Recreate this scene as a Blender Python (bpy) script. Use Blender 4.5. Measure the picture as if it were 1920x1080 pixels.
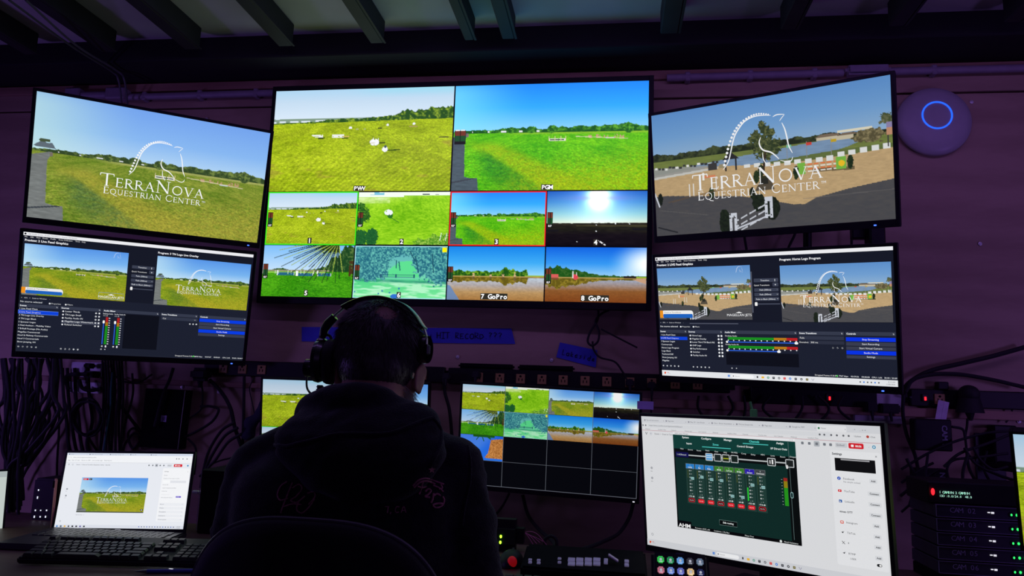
import bpy, bmesh, math, random
import numpy as np
from mathutils import Vector, Matrix
random.seed(7); rng = np.random.RandomState(7)
S = bpy.context.scene
for o in list(bpy.data.objects): bpy.data.objects.remove(o)
C = S.collection
PI = math.pi
def R(a): return math.radians(a)

# ------------------------------------------------------------------ camera, world, lights, exposure
CAMZ = 1.12
F = 1370.0
CR = Matrix(((0.99008739, 0.01514834, -0.13963340), (0.13581480, 0.15011109, 0.97929618), (0.03579523, -0.98855308, 0.14656573)))   # columns: image right, image down, view direction
cam = bpy.data.cameras.new('camera'); camo = bpy.data.objects.new('camera', cam); C.objects.link(camo)
cam.sensor_width = 36; cam.lens = F / 1920 * 36; cam.clip_start = .02
c0, c1, c2 = CR.col[0].normalized(), CR.col[1].normalized(), CR.col[2].normalized()
rm = Matrix((c0, -c1, -c2)).transposed().to_4x4()
camo.matrix_world = Matrix.Translation((0, 0, CAMZ)) @ rm
S.camera = camo
def at(px, py, Y=None, Z=None):
    d = CR @ Vector((px - 960, py - 540, F))
    t = Y / d.y if Y is not None else (Z - CAMZ) / d.z
    return Vector((d.x * t, d.y * t, CAMZ + d.z * t))

w = bpy.data.worlds.new('world'); S.world = w; w.use_nodes = True
w.node_tree.nodes['Background'].inputs[0].default_value = (.10, .05, .20, 1)
w.node_tree.nodes['Background'].inputs[1].default_value = .02
S.view_settings.view_transform = 'Standard'; S.view_settings.look = 'None'
S.view_settings.exposure = 0; S.view_settings.gamma = 1; S.view_settings.use_curve_mapping = False

def area(name, loc, target, size, size_y, power, col):
    l = bpy.data.lights.new(name, 'AREA'); l.shape = 'RECTANGLE'; l.size = size; l.size_y = size_y; l.energy = power; l.color = col
    o = bpy.data.objects.new(name, l); C.objects.link(o); o.location = loc
    o.rotation_euler = (Vector(target) - Vector(loc)).to_track_quat('-Z', 'Y').to_euler(); return o
area('purple_strip_light', (.25, 1.55, 2.32), (.25, 2.66, 1.05), 3.3, .04, 4.4, (.47, .22, 1.0))
area('violet_lamp', (-2.9, 1.4, 1.12), (-1.5, 2.6, 1.05), .3, .3, 5, (.36, .18, 1.0))
area('back_fill_light', (.6, -1.6, 2.1), (-.3, 1.5, 1.1), 1.2, .5, 2.2, (.50, .26, 1.0))  # unseen fill added behind the camera to lift the man's back
area('violet_lamp_right', (2.15, 1.35, 1.15), (1.0, 2.6, 1.12), .3, .3, 3, (.40, .20, 1.0))

# ------------------------------------------------------------------ helpers
def lin1(c): return c / 12.92 if c <= .04045 else ((c + .055) / 1.055) ** 2.4
def L(r, g=None, b=None):
    if g is None: r, g, b = r
    return (lin1(r / 255), lin1(g / 255), lin1(b / 255), 1)
def linA(a): return np.where(a <= .04045, a / 12.92, ((np.maximum(a, 0) + .055) / 1.055) ** 2.4)

MATS = {}
def mat(name, col, rough=.5, metal=0, var=.12, scale=30, emit=0, bump=0, spec=.5, coat=0):
    if name in MATS: return MATS[name]
    m = bpy.data.materials.new(name); m.use_nodes = True; MATS[name] = m
    nt = m.node_tree; b = nt.nodes['Principled BSDF']
    if len(col) == 3: col = (*col, 1)
    tc = nt.nodes.new('ShaderNodeTexCoord'); no = nt.nodes.new('ShaderNodeTexNoise'); no.inputs['Scale'].default_value = scale
    no.inputs['Detail'].default_value = 4
    nt.links.new(tc.outputs['Object'], no.inputs['Vector'])
    rp = nt.nodes.new('ShaderNodeValToRGB'); nt.links.new(no.outputs['Fac'], rp.inputs[0])
    rp.color_ramp.elements[0].position = .3; rp.color_ramp.elements[1].position = .7
    rp.color_ramp.elements[0].color = tuple(c * (1 - var) for c in col[:3]) + (1,)
    rp.color_ramp.elements[1].color = tuple(min(1, c * (1 + var)) for c in col[:3]) + (1,)
    nt.links.new(rp.outputs[0], b.inputs['Base Color'])
    b.inputs['Roughness'].default_value = rough; b.inputs['Metallic'].default_value = metal
    b.inputs['Specular IOR Level'].default_value = spec
    if coat: b.inputs['Coat Weight'].default_value = coat
    if emit: nt.links.new(rp.outputs[0], b.inputs['Emission Color']); b.inputs['Emission Strength'].default_value = emit
    if bump:
        bp = nt.nodes.new('ShaderNodeBump'); bp.inputs['Strength'].default_value = bump; bp.inputs['Distance'].default_value = .004
        n2 = nt.nodes.new('ShaderNodeTexNoise'); n2.inputs['Scale'].default_value = scale * 6; nt.links.new(tc.outputs['Object'], n2.inputs['Vector'])
        nt.links.new(n2.outputs['Fac'], bp.inputs['Height']); nt.links.new(bp.outputs[0], b.inputs['Normal'])
    return m

def tag(o, label=None, cat=None, group=None, kind=None):
    if label: o['label'] = label
    if cat: o['category'] = cat
    if group: o['group'] = group
    if kind: o['kind'] = kind
    return o
def empty(name, loc=(0, 0, 0), label=None, cat=None, group=None, M=None):
    o = bpy.data.objects.new(name, None); C.objects.link(o); o.empty_display_size = .05
    if M is not None: o.matrix_world = M
    else: o.location = loc
    return tag(o, label, cat, group)

def fr(axis):   # frame perpendicular to an axis
    a = Vector(axis).normalized(); u = a.orthogonal().normalized(); return u, a.cross(u)
class MB:
    def __init__(s): s.bm = bmesh.new()
    def box(s, c, size, bev=0, M=None, seg=1):
        r = bmesh.ops.create_cube(s.bm, size=1); vs = r['verts']
        bmesh.ops.scale(s.bm, vec=size, verts=vs)
        if bev:
            es = list({e for v in vs for e in v.link_edges})
            rr = bmesh.ops.bevel(s.bm, geom=es, offset=bev, segments=seg, affect='EDGES'); vs = list({v for f in rr['faces'] for v in f.verts} | {v for v in vs if v.is_valid})
        T = Matrix.Translation(c)
        if M is not None: T = T @ M
        bmesh.ops.transform(s.bm, matrix=T, verts=vs); return s
    def tube(s, pts, r, n=8, cap=True):
        pts = [Vector(p) for p in pts]; rs = r if isinstance(r, (list, tuple)) else [r] * len(pts)
        u = None; rings = []
        for i, p in enumerate(pts):
            t = (pts[min(i + 1, len(pts) - 1)] - pts[max(i - 1, 0)])
            if t.length < 1e-9: t = Vector((0, 0, 1))
            t.normalize()
            if u is None: u = t.orthogonal().normalized()
            u = (u - t * u.dot(t))
            u = u.normalized() if u.length > 1e-6 else t.orthogonal().normalized()
            v = t.cross(u)
            rings.append([s.bm.verts.new(p + (u * math.cos(2 * PI * k / n) + v * math.sin(2 * PI * k / n)) * rs[i]) for k in range(n)])
        for a, b in zip(rings, rings[1:]):
            for k in range(n): s.bm.faces.new((a[k], a[(k + 1) % n], b[(k + 1) % n], b[k]))
        if cap: s.bm.faces.new(rings[0][::-1]); s.bm.faces.new(rings[-1])
        return s
    def cyl(s, p0, p1, r0, r1=None, n=20): return s.tube([p0, p1], [r0, r0 if r1 is None else r1], n)
    def lathe(s, prof, c=(0, 0, 0), axis=(0, 0, 1), n=40):   # prof: (radius, height)
        a = Vector(axis).normalized(); u, v = fr(a); c = Vector(c); rings = []
        for rr, h in prof:
            if rr < 1e-6: rings.append([s.bm.verts.new(c + a * h)])
            else: rings.append([s.bm.verts.new(c + a * h + (u * math.cos(2 * PI * k / n) + v * math.sin(2 * PI * k / n)) * rr) for k in range(n)])
        for A, B in zip(rings, rings[1:]):
            if len(A) == 1 and len(B) == 1: continue
            for k in range(n):
                k2 = (k + 1) % n
                if len(A) == 1: s.bm.faces.new((A[0], B[k2], B[k]))
                elif len(B) == 1: s.bm.faces.new((A[k], A[k2], B[0]))
                else: s.bm.faces.new((A[k], A[k2], B[k2], B[k]))
        return s
    def ell(s, c, rad, M=None, seg=20, rings=14):
        r = bmesh.ops.create_uvsphere(s.bm, u_segments=seg, v_segments=rings, radius=1); vs = r['verts']
        T = Matrix.Translation(c)
        if M is not None: T = T @ M
        bmesh.ops.transform(s.bm, matrix=T @ Matrix.Diagonal((*rad, 1)), verts=vs); return s
    def prism(s, poly, ext, M=None):  # poly of 3d points, extruded by vector
        ext = Vector(ext); a = [s.bm.verts.new(Vector(p)) for p in poly]; b = [s.bm.verts.new(Vector(p) + ext) for p in poly]
        n = len(a); s.bm.faces.new(a); s.bm.faces.new(b[::-1])
        for i in range(n): s.bm.faces.new((a[i], b[i], b[(i + 1) % n], a[(i + 1) % n]))
        if M is not None: bmesh.ops.transform(s.bm, matrix=M, verts=a + b)
        return s
    def loft(s, rings, cap=True):
        rr = [[s.bm.verts.new(Vector(p)) for p in ring] for ring in rings]; n = len(rr[0])
        for a, b in zip(rr, rr[1:]):
            for k in range(n): s.bm.faces.new((a[k], a[(k + 1) % n], b[(k + 1) % n], b[k]))
        if cap: s.bm.faces.new(rr[0][::-1]); s.bm.faces.new(rr[-1])
        return s
    def build(s, name, m, parent=None, smooth=35, label=None):
        bmesh.ops.recalc_face_normals(s.bm, faces=s.bm.faces)
        me = bpy.data.meshes.new(name); s.bm.to_mesh(me); s.bm.free()
        if smooth:
            me.polygons.foreach_set('use_smooth', [True] * len(me.polygons)); me.set_sharp_from_angle(angle=R(smooth))
        me.materials.append(m)
        o = bpy.data.objects.new(name, me); C.objects.link(o)
        if parent: o.parent = parent
        if label: o['label'] = label
        return o
def remesh(o, vox, smooth_it=4, fac=.5):
    a = o.modifiers.new('r', 'REMESH'); a.mode = 'VOXEL'; a.voxel_size = vox; a.use_smooth_shade = True
    if smooth_it: b = o.modifiers.new('s', 'SMOOTH'); b.iterations = smooth_it; b.factor = fac
    bpy.context.view_layer.update(); dg = bpy.context.evaluated_depsgraph_get()
    me = bpy.data.meshes.new_from_object(o.evaluated_get(dg)); old = o.data; o.modifiers.clear(); o.data = me; me.name = o.name
    bpy.data.meshes.remove(old); return o
def spline(pts, k=8):
    P = [Vector(p) for p in pts]; P = [P[0] * 2 - P[1]] + P + [P[-1] * 2 - P[-2]]; out = []
    for i in range(1, len(P) - 2):
        a, b, c, d = P[i - 1:i + 3]
        for j in range(k):
            t = j / k
            out.append(.5 * ((2 * b) + (c - a) * t + (2 * a - 5 * b + 4 * c - d) * t * t + (3 * b - a - 3 * c + d) * t ** 3))
    out.append(P[-2]); return out

black = mat('black_plastic', (.008, .008, .010), .5, var=.2, spec=.3)
matte = mat('matte_black', (.007, .007, .009), .9, var=.2, spec=.08)
rubber = mat('cable_rubber', (.008, .007, .010), .7, var=.25)
dmetal = mat('dark_metal', (.03, .03, .035), .4, .8)
steel = mat('steel', (.75, .75, .78), .4, .3)
whitep = mat('white_plastic', (.46, .46, .50), .4, var=.04)
def glow(name, rgb, s): return mat(name, L(rgb), .5, var=.02, emit=s)
blue_led = glow('blue_led', (60, 100, 255), 3.0)
green_led = glow('green_led', (40, 255, 90), 2.5)
red_led = glow('red_led', (255, 30, 40), 2.5)
white_glow = glow('white_glow', (235, 235, 240), .9)

# ------------------------------------------------------------------ the room
def wood(name, base, dark, sc=(1.2, 1, 9), rough=.65):
    m = bpy.data.materials.new(name); m.use_nodes = True; nt = m.node_tree; b = nt.nodes['Principled BSDF']
    tc = nt.nodes.new('ShaderNodeTexCoord'); mp = nt.nodes.new('ShaderNodeMapping'); mp.inputs['Scale'].default_value = sc
    nt.links.new(tc.outputs['Object'], mp.inputs[0])
    n1 = nt.nodes.new('ShaderNodeTexNoise'); n1.inputs['Scale'].default_value = 1.3; n1.inputs['Detail'].default_value = 5; n1.inputs['Distortion'].default_value = .8
    nt.links.new(mp.outputs[0], n1.inputs['Vector'])
    n2 = nt.nodes.new('ShaderNodeTexNoise'); n2.inputs['Scale'].default_value = 14; n2.inputs['Detail'].default_value = 3
    nt.links.new(mp.outputs[0], n2.inputs['Vector'])
    wv = nt.nodes.new('ShaderNodeTexWave'); wv.bands_direction = 'Z'; wv.inputs['Scale'].default_value = .55; wv.inputs['Distortion'].default_value = 9; wv.inputs['Detail'].default_value = 2; wv.inputs['Detail Scale'].default_value = .7
    nt.links.new(mp.outputs[0], wv.inputs['Vector'])
    a = nt.nodes.new('ShaderNodeMath'); a.operation = 'MULTIPLY_ADD'; a.inputs[1].default_value = .30
    nt.links.new(n2.outputs['Fac'], a.inputs[0]); nt.links.new(n1.outputs['Fac'], a.inputs[2])
    a2 = nt.nodes.new('ShaderNodeMath'); a2.operation = 'MULTIPLY_ADD'; a2.inputs[1].default_value = .22
    nt.links.new(wv.outputs['Fac'], a2.inputs[0]); nt.links.new(a.outputs[0], a2.inputs[2])
    rp = nt.nodes.new('ShaderNodeValToRGB'); rp.color_ramp.elements[0].position = .55; rp.color_ramp.elements[1].position = .95
    rp.color_ramp.elements[0].color = (*dark, 1); rp.color_ramp.elements[1].color = (*base, 1)
    nt.links.new(a2.outputs[0], rp.inputs[0]); nt.links.new(rp.outputs[0], b.inputs['Base Color']); b.inputs['Roughness'].default_value = rough
    bp = nt.nodes.new('ShaderNodeBump'); bp.inputs['Strength'].default_value = .15; bp.inputs['Distance'].default_value = .003
    nt.links.new(n2.outputs['Fac'], bp.inputs['Height']); nt.links.new(bp.outputs[0], b.inputs['Normal'])
    return m
plywood = wood('plywood', (.48, .35, .25), (.38, .27, .19), (1.2, 1, 5))
timber = wood('timber', (.40, .25, .17), (.26, .15, .10))
WY = 2.66   # wall face
def struct(o): o['kind'] = 'structure'; return o
b = MB()
b.box((-.55, WY + .02, 1.122), (5.7, .036, 2.244), .002)           # lower plywood sheet
b.box((-.55, WY + .02, 2.40), (5.7, .036, .296), .002)             # upper sheet above the seam
b.box((-.55, WY + .06, 1.25), (5.7, .04, 2.5), 0)
struct(b.build('wall_back', plywood))
side = mat('side_panel', (.05, .05, .055), .7)
struct(MB().box((-3.42, .2, 1.25), (.06, 5.1, 2.5)).build('wall_left', side))
struct(MB().box((2.32, .2, 1.25), (.06, 5.1, 2.5)).build('wall_right', side))
struct(MB().box((-.55, -2.38, 1.25), (5.7, .06, 2.5)).build('wall_front', side))
struct(MB().box((-.55, .2, -.07), (5.8, 5.2, .04)).build('floor', mat('floor_vinyl', (.05, .045, .045), .5, scale=6)))
ceil_m = mat('ceiling_paint', (.52, .52, .51), .85, var=.12, scale=3)
struct(MB().box((-.55, .2, 2.47), (5.8, 5.2, .04)).build('ceiling', ceil_m))
beam_m = mat('ceiling_beam_paint', (.014, .015, .018), .7, var=.25, scale=8)
shade_m = mat('shade_band_black', (.008, .009, .011), .9, var=.2, scale=5)
struct(MB().box((-.55, 2.56, 2.405), (5.8, .20, .09), .004).build('trim_1', shade_m))  # near-black box added in place of shade on the ceiling by the wall
n = 2
for x, wd in ((-3.0, .05), (-2.62, .05), (-2.26, .05), (-1.93, .055), (-1.585, .06), (-1.215, .055), (-.865, .05), (-.525, .035), (-.385, .045), (.17, .06), (.56, .05), (.90, .05), (1.25, .05), (1.62, .05), (2.0, .05)):
    bb = MB(); bb.box((x, .0, 2.407), (wd, 4.78, .086), .004); bb.box((x + wd / 2 + .004, .0, 2.366), (.008, 4.78, .004))
    struct(bb.build('trim_%d' % n, beam_m)); n += 1
struct(MB().box((-.55, WY - .008, 2.335), (5.7, .016, .035), .002).build('trim_%d' % n, timber)); n += 1
struct(MB().box((.9, WY - .012, 1.115), (2.7, .024, .030), .002).build('trim_%d' % n, timber)); n += 1
struct(MB().box((-2.0, WY - .006, 1.125), (2.4, .012, .020), .002).build('trim_%d' % n, timber)); n += 1
# ------------------------------------------------------------------ pictures shown on the screens (procedural painters, u right, v down, 0..1)
def _h(ix, iy, s):
    n = (ix.astype(np.int64) * 374761393 + iy.astype(np.int64) * 668265263 + s * 982451653) & 0xffffffff
    n = ((n ^ (n >> 13)) * 1274126177) & 0xffffffff
    return ((n ^ (n >> 16)) & 0xffff) / 65535.0
def vn(x, y, s=0):
    ix, iy = np.floor(x), np.floor(y); fx, fy = x - ix, y - iy; fx = fx * fx * (3 - 2 * fx); fy = fy * fy * (3 - 2 * fy)
    a, b, c, d = _h(ix, iy, s), _h(ix + 1, iy, s), _h(ix, iy + 1, s), _h(ix + 1, iy + 1, s)
    return (a * (1 - fx) + b * fx) * (1 - fy) + (c * (1 - fx) + d * fx) * fy
def fbm(x, y, s=0, o=3):
    r = 0; t = 0; a = 1
    for k in range(o): r = r + a * vn(x * 2 ** k, y * 2 ** k, s + k * 17); t += a; a *= .55
    return r / t
def ss(a, b, x): t = np.clip((x - a) / (b - a + 1e-12), 0, 1); return t * t * (3 - 2 * t)
def c3(*c): return np.array(c, float) / 255
def mx(I, col, m):
    col = np.asarray(col, float)
    if col.ndim == 1: col = col / 255
    return I * (1 - m[..., None]) + col * m[..., None]
def grad(V, stops):
    out = np.zeros(V.shape + (3,))
    xs = [s[0] for s in stops]
    for k in range(3): out[..., k] = np.interp(V, xs, [s[1][k] / 255 for s in stops])
    return out
def box(U, V, a, b, c, d): return ((U >= a) & (U <= c) & (V >= b) & (V <= d)).astype(float)
def seg(U, V, x0, y0, x1, y1, w, ar=1.78):
    dx, dy = (x1 - x0) * ar, y1 - y0; px, py = (U - x0) * ar, V - y0
    t = np.clip((px * dx + py * dy) / (dx * dx + dy * dy), 0, 1); return (np.hypot(px - t * dx, py - t * dy) < w).astype(float)
def poly(U, V, pts):
    m = np.zeros(U.shape, bool); n = len(pts)
    for i in range(n):
        x0, y0 = pts[i]; x1, y1 = pts[(i + 1) % n]
        c = ((y0 > V) != (y1 > V)) & (U < (x1 - x0) * (V - y0) / (y1 - y0 + 1e-12) + x0); m ^= c
    return m.astype(float)
def trees(I, U, V, base, hts, s, c0, c1, fu=60, th=1.0):
    """hts: control heights along u (0..1); foliage between base and ragged top"""
    hh = np.interp(U, np.linspace(0, 1, len(hts)), hts) if not callable(hts) else hts(U)
    top = base - hh * (.55 + .75 * fbm(U * fu, U * 0 + 3, s, 3)) * th
    m = ((V > top) & (V < base)).astype(float)
    k = fbm(U * fu * 2.6, V * fu * 1.6, s + 5, 3); big = vn(U * fu * .55, U * 0 + 2, s + 7)
    lit = np.clip(k * 2.6 - .95 + .7 * (big - .5) - .35 * (V - top) / (base - top + 1e-6), 0, 1)
    return mx(mx(I, c0, m), c1, m * lit)
def blob(I, U, V, x, y, rx, ry, s, c0, c1, rag=.45, fu=40):
    d = np.hypot((U - x) / rx, (V - y) / ry) + rag * (fbm(U * fu * 1.78, V * fu, s, 3) - .5) * 2
    m = (d < 1).astype(float); k = np.clip(fbm(U * fu * 3.2, V * fu * 1.8, s + 2, 2) * 1.9 - .6, 0, 1)
    return mx(mx(I, c0, m), c1, m * k)
def grass(U, V, hz, a, b, s, fx=70, fy=90):
    p = np.clip((V - hz) / (1 - hz), 0.02, 1)
    x = (U - .5) / p; y = 1 / p
    k = fbm(x * fx * .12 * 4, V * fy, s, 3); k2 = fbm(x * 3.1, y * 1.2, s + 9, 3)
    t = np.clip(.5 + (k - .5) * 1.3 + (k2 - .5) * .9, 0, 1)[..., None]
    return (c3(*a) * (1 - t) + c3(*b) * t)

def p_field(U, V, vivid=1.0):       # wide field, white jumps, trees rising to the right
    hz = .325 - .03 * U
    I = grad(V, [(0, (168, 205, 232)), (.12, (190, 212, 232)), (.32, (212, 226, 240))])
    I = mx(I, (150, 212, 232), .7 * ss(.1, 0, V) * ss(.35, .7, U))
    g = grass(U, V, .25, (136, 160, 16), (184, 202, 40), 3)
    g = g * (1 - .10 * ss(.6, 1, fbm(U * 9 + V * 6, V * 11 - U * 3, 21, 3) * 1.5)[..., None])
    st = np.sin((U * 60 + V * 38 * (1 + U)) * 2.2 + 4 * vn(U * 5, V * 5, 8)); g = g * ((1 + .06 * st * ss(.45, .9, V)) * (.80 + .40 * fbm(U * 150 + V * 40, V * 170 - U * 30, 44, 2)))[..., None]
    m = ss(-.004, .004, V - hz); I = I * (1 - m[..., None]) + g * m[..., None]
    I = mx(I, (125, 150, 130), box(U, V, 0, .285, 1, 1) * (V < hz + .004) * (V > hz - .035 - .01 * vn(U * 40, U * 0, 1)))
    I = mx(I, (215, 225, 235), (np.abs(V - hz + .008) < .008) * (U < .62) * (vn(U * 40, U * 0, 4) > .45) * 1.)
    I = trees(I, U, V, hz + .012, lambda u: np.interp(u, [0, .25, .3, .5, .6, .67, .7, 1], [.012, .012, .035, .035, .04, .05, .085, .13]), 5, (40, 78, 30), (150, 175, 50), 34)
    for x, y, ww, h in ((.215, .445, .05, .03), (.265, .446, .022, .028), (.34, .447, .06, .03), (.375, .447, .03, .03)):
        I = mx(I, (228, 230, 225), box(U, V, x, y, x + ww, y + h) * (vn(U * 90, V * 60, 6) > .28)); I = mx(I, (60, 75, 15), box(U, V, x + ww * .9, y + h, x + ww * 1.5, y + h + .012))
    I = mx(I, (200, 170, 90), box(U, V, .40, .462, .435, .472))
    for x, y, r in ((.44, .385, .016), (.645, .362, .012), (.79, .355, .013)): I = mx(I, (235, 238, 240), ((np.hypot((U - x) * 1.78, V - y) < r) & (V < y + .008)) * 1.)
    I = mx(I, (50, 60, 20), box(U, V, .59, .385, .615, .398)); I = mx(I, (170, 175, 130), box(U, V, .47, .393, .53, .405) * (vn(U * 100, V * 10, 2) > .5))
    I = mx(I, (170, 150, 90), box(U, V, .765, .378, .81, .388)); I = mx(I, (90, 95, 40), box(U, V, .93, .482, .98, .495))
    for a in (0, .012): I = mx(I, (105, 120, 25), .5 * seg(U, V, .90 + a, .44, .78 + a * 3, .8, .0016))
    I = mx(I, (75, 90, 10), seg(U, V, .60, .535, .635, .535, .007)); I = mx(I, (236, 238, 240), ((np.hypot((U - .578) * 1.3, (V - .528)) < .034) & (vn(U * 90, V * 70, 11) > .3)) * 1.)
    I = mx(I, (240, 240, 242), seg(U, V, .572, .49, .572, .54, .004) + seg(U, V, .598, .495, .598, .54, .004) > 0)
    I = mx(I, (55, 80, 10), seg(U, V, .64, .61, .72, .603, .006)); I = mx(I, (238, 240, 244), (np.hypot((U - .638) * 1.6, V - .598) < .025) * 1.); I = mx(I, (60, 80, 90), (np.hypot((U - .64) * 1.6, V - .573) < .012) * 1.)
    I = mx(I, (150, 130, 60), .5 * ss(.62, .75, fbm(U * 7, V * 14, 31, 3)) * (V > .5))
    return I
def p_path(U, V, pal='tl'):         # grey path on the left, lawn, distant trees
    P = dict(tl=dict(sky=[(0, (116, 164, 238)), (.25, (136, 184, 242)), (.43, (178, 212, 244))], left=(196, 232, 226), g0=(92, 122, 32), g1=(150, 160, 62), y=(168, 158, 58), d=(72, 104, 62), road=(134, 138, 142), t0=(52, 72, 40), t1=(120, 140, 68)),
             vivid=dict(sky=[(0, (34, 132, 246)), (.22, (50, 165, 250)), (.44, (140, 205, 246))], left=(130, 226, 250), g0=(62, 160, 8), g1=(122, 205, 22), y=(165, 178, 14), d=(30, 112, 34), road=(84, 96, 116), t0=(24, 84, 24), t1=(96, 168, 44)),
             obs=dict(sky=[(0, (88, 150, 232)), (.25, (120, 180, 240)), (.43, (190, 220, 244))], left=(200, 232, 244), g0=(98, 130, 22), g1=(160, 170, 40), y=(178, 165, 40), d=(88, 118, 40), road=(134, 138, 142), t0=(46, 70, 34), t1=(110, 140, 50)))[pal]
    hz = .448
    I = grad(V, P['sky']); I = mx(I, P['left'], .75 * ss(.45, -.1, U) * ss(.5, .2, np.abs(V - .3)))
    g = grass(U, V, .36, P['g0'], P['g1'], 4)
    yb = ss(.12, .0, np.abs((V - .52) - (U - .12) * .95) - .05 * V) * ss(.5, .62, V + 0 * U) + .6 * ss(.75, 1, V) * ss(.3, .5, U)
    g = mx(g, P['y'], np.clip(yb, 0, 1) * (.35 + .5 * fbm(U * 60, V * 60, 7, 2)))
    sd_ = (V - .60) - (U - .15) * 1.15; dk = ss(-.01, .03, sd_) * ss(.34, .12, sd_) * ss(.10, .2, U) * ss(.60, .75, V + .3 * U)
    g = mx(g, P['d'], dk * (.25 + .8 * fbm(U * 50, V * 70, 12, 2)) * .85)
    g = mx(g, P['y'], .55 * ss(.60, .95, V + .25 * (U - .5)) * ss(.15, .4, U) * fbm(U * 90, V * 90, 33, 2) * 1.6)
    g = g * (1 - .42 * ss(.45, .8, V)[..., None] * (1 - 2 * (fbm(U * 170, V * 150, 15, 2)[..., None] - .0)) * .5) * (.90 + .2 * fbm(U * 190, V * 150, 16, 2))[..., None]
    m = ss(-.003, .003, V - hz); I = I * (1 - m[..., None]) + g * m[..., None]
    I = mx(I, (196, 190, 130) if pal != 'vivid' else (160, 190, 60), .6 * ss(.02, 0, np.abs(V - hz - .02)) * ss(.2, .4, U))
    I = trees(I, U, V, hz + .012, lambda u: np.interp(u, [0, .1, .2, .28, .34, .4, .5, .55, .75, .9, 1], [.02, .03, .03, .05, .05, .035, .03, .06, .055, .07, .05]), 9, P['t0'], P['t1'], 30)
    for x, h in ((.30, .03), (.41, .035), (.52, .036), (.90, .042)): I = blob(I, U, V, x, hz - h * .4, .018 + h * .25, h, 13, P['t0'], P['t1'], .3)
    I = mx(I, (225, 228, 232), ((np.abs(V - hz - .001) < .006) & (vn(U * 70, U * 0, 3) > .66) & (U < .5) & (U > .1)) * 1.)
    r = poly(U, V, [(-.01, .50), (.07, .455), (.078, .46), (.060, .53), (.066, .87), (.10, .885), (.135, .885), (.142, 1.02), (-.01, 1.02)])
    I = mx(I, P['road'], r * .95); I = I * (1 - .25 * r * fbm(U * 30, V * 90, 17, 3))[..., None]
    I = mx(I, (60, 66, 74), r * seg(U, V, 0, .925, .12, .885, .006)); I = mx(I, (120, 110, 100), box(U, V, .068, .462, .08, .492))
    I = mx(I, (230, 230, 220), ((V > .52) & (V < .545) & (U > .50) & (U < .585) & (vn(U * 120, U * 0, 5) > .3)) * 1.); I = mx(I, (50, 70, 50), box(U, V, .505, .528, .58, .54))
    for x in (.50, .53, .56, .585): I = mx(I, (220, 200, 160), box(U, V, x, .50, x + .003, .545))
    for x, h in ((.70, .02), (.74, .03), (.78, .02), (.83, .03), (.86, .025)): I = mx(I, (190, 150, 120), box(U, V, x, .50 - h * .3, x + .02, .52) * (vn(U * 160, V * 80, 5) > .35))
    I = mx(I, (180, 205, 225), box(U, V, .79, .518, .83, .528)); I = mx(I, (215, 205, 170), .8 * seg(U, V, .64, .505, .9, .53, .004))
    if pal == 'tl' or pal == 'obs':
        I = mx(I, (96, 108, 118), poly(U, V, [(.0, .425), (.02, .395), (.035, .37), (.055, .39), (.075, .385), (.09, .43)])); I = mx(I, (70, 84, 60), seg(U, V, .03, .372, .06, .37, .012))
    return I
def p_aerial(U, V):
    I = grass(U, V, -.4, (100, 170, 8), (168, 222, 44), 5, 60, 60)
    I = mx(I, (196, 230, 120), .8 * ss(.35, .05, V + .25 * U)); I = mx(I, (236, 244, 232), ss(.11, .07, V - .01 * U) * (U < .5) + ss(.07, .05, V) * (U >= .5) > .5)
    I = mx(I, (120, 190, 215), box(U, V, .12, .0, .28, .05) * (vn(U * 20, V * 30, 2) > .4)); I = mx(I, (240, 245, 225), .8 * box(U, V, .0, .1, .35, .21) * fbm(U * 20, V * 30, 3))
    I = mx(I, (30, 60, 50), box(U, V, .7, .035, .78, .05) + box(U, V, .84, .045, .88, .055) > 0)
    for x, y, rx, ry in ((.03, .3, .05, .09), (.08, .45, .055, .14), (.02, .55, .06, .12)): I = blob(I, U, V, x, y, rx, ry, 3, (22, 76, 24), (96, 150, 40))
    for x, y, rx, ry in ((.04, .88, .08, .16), (.17, .86, .07, .16)): I = blob(I, U, V, x, y, rx, ry, 8, (24, 84, 40), (44, 110, 48), .25)
    for x, y, rx, ry in ((.72, 1.0, .09, .12), (.85, .98, .09, .17), (.97, .95, .07, .17)): I = blob(I, U, V, x, y, rx, ry, 6, (60, 130, 20), (180, 210, 90))
    I = mx(I, (40, 110, 30), (np.hypot((U - .36) * 1.78, V - .45) < .055) * 1.); I = mx(I, (55, 120, 30), seg(U, V, .38, .5, .46, .58, .007)); I = mx(I, (232, 238, 238), ((np.hypot((U - .34) * 1.2, (V - .39)) < .055) & (vn(U * 60, V * 50, 9) > .25)) * 1.)
    for x in (.91, .97): I = mx(I, (225, 235, 225), seg(U, V, x, .92, x + .015, .78, .006))
    return I
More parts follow.
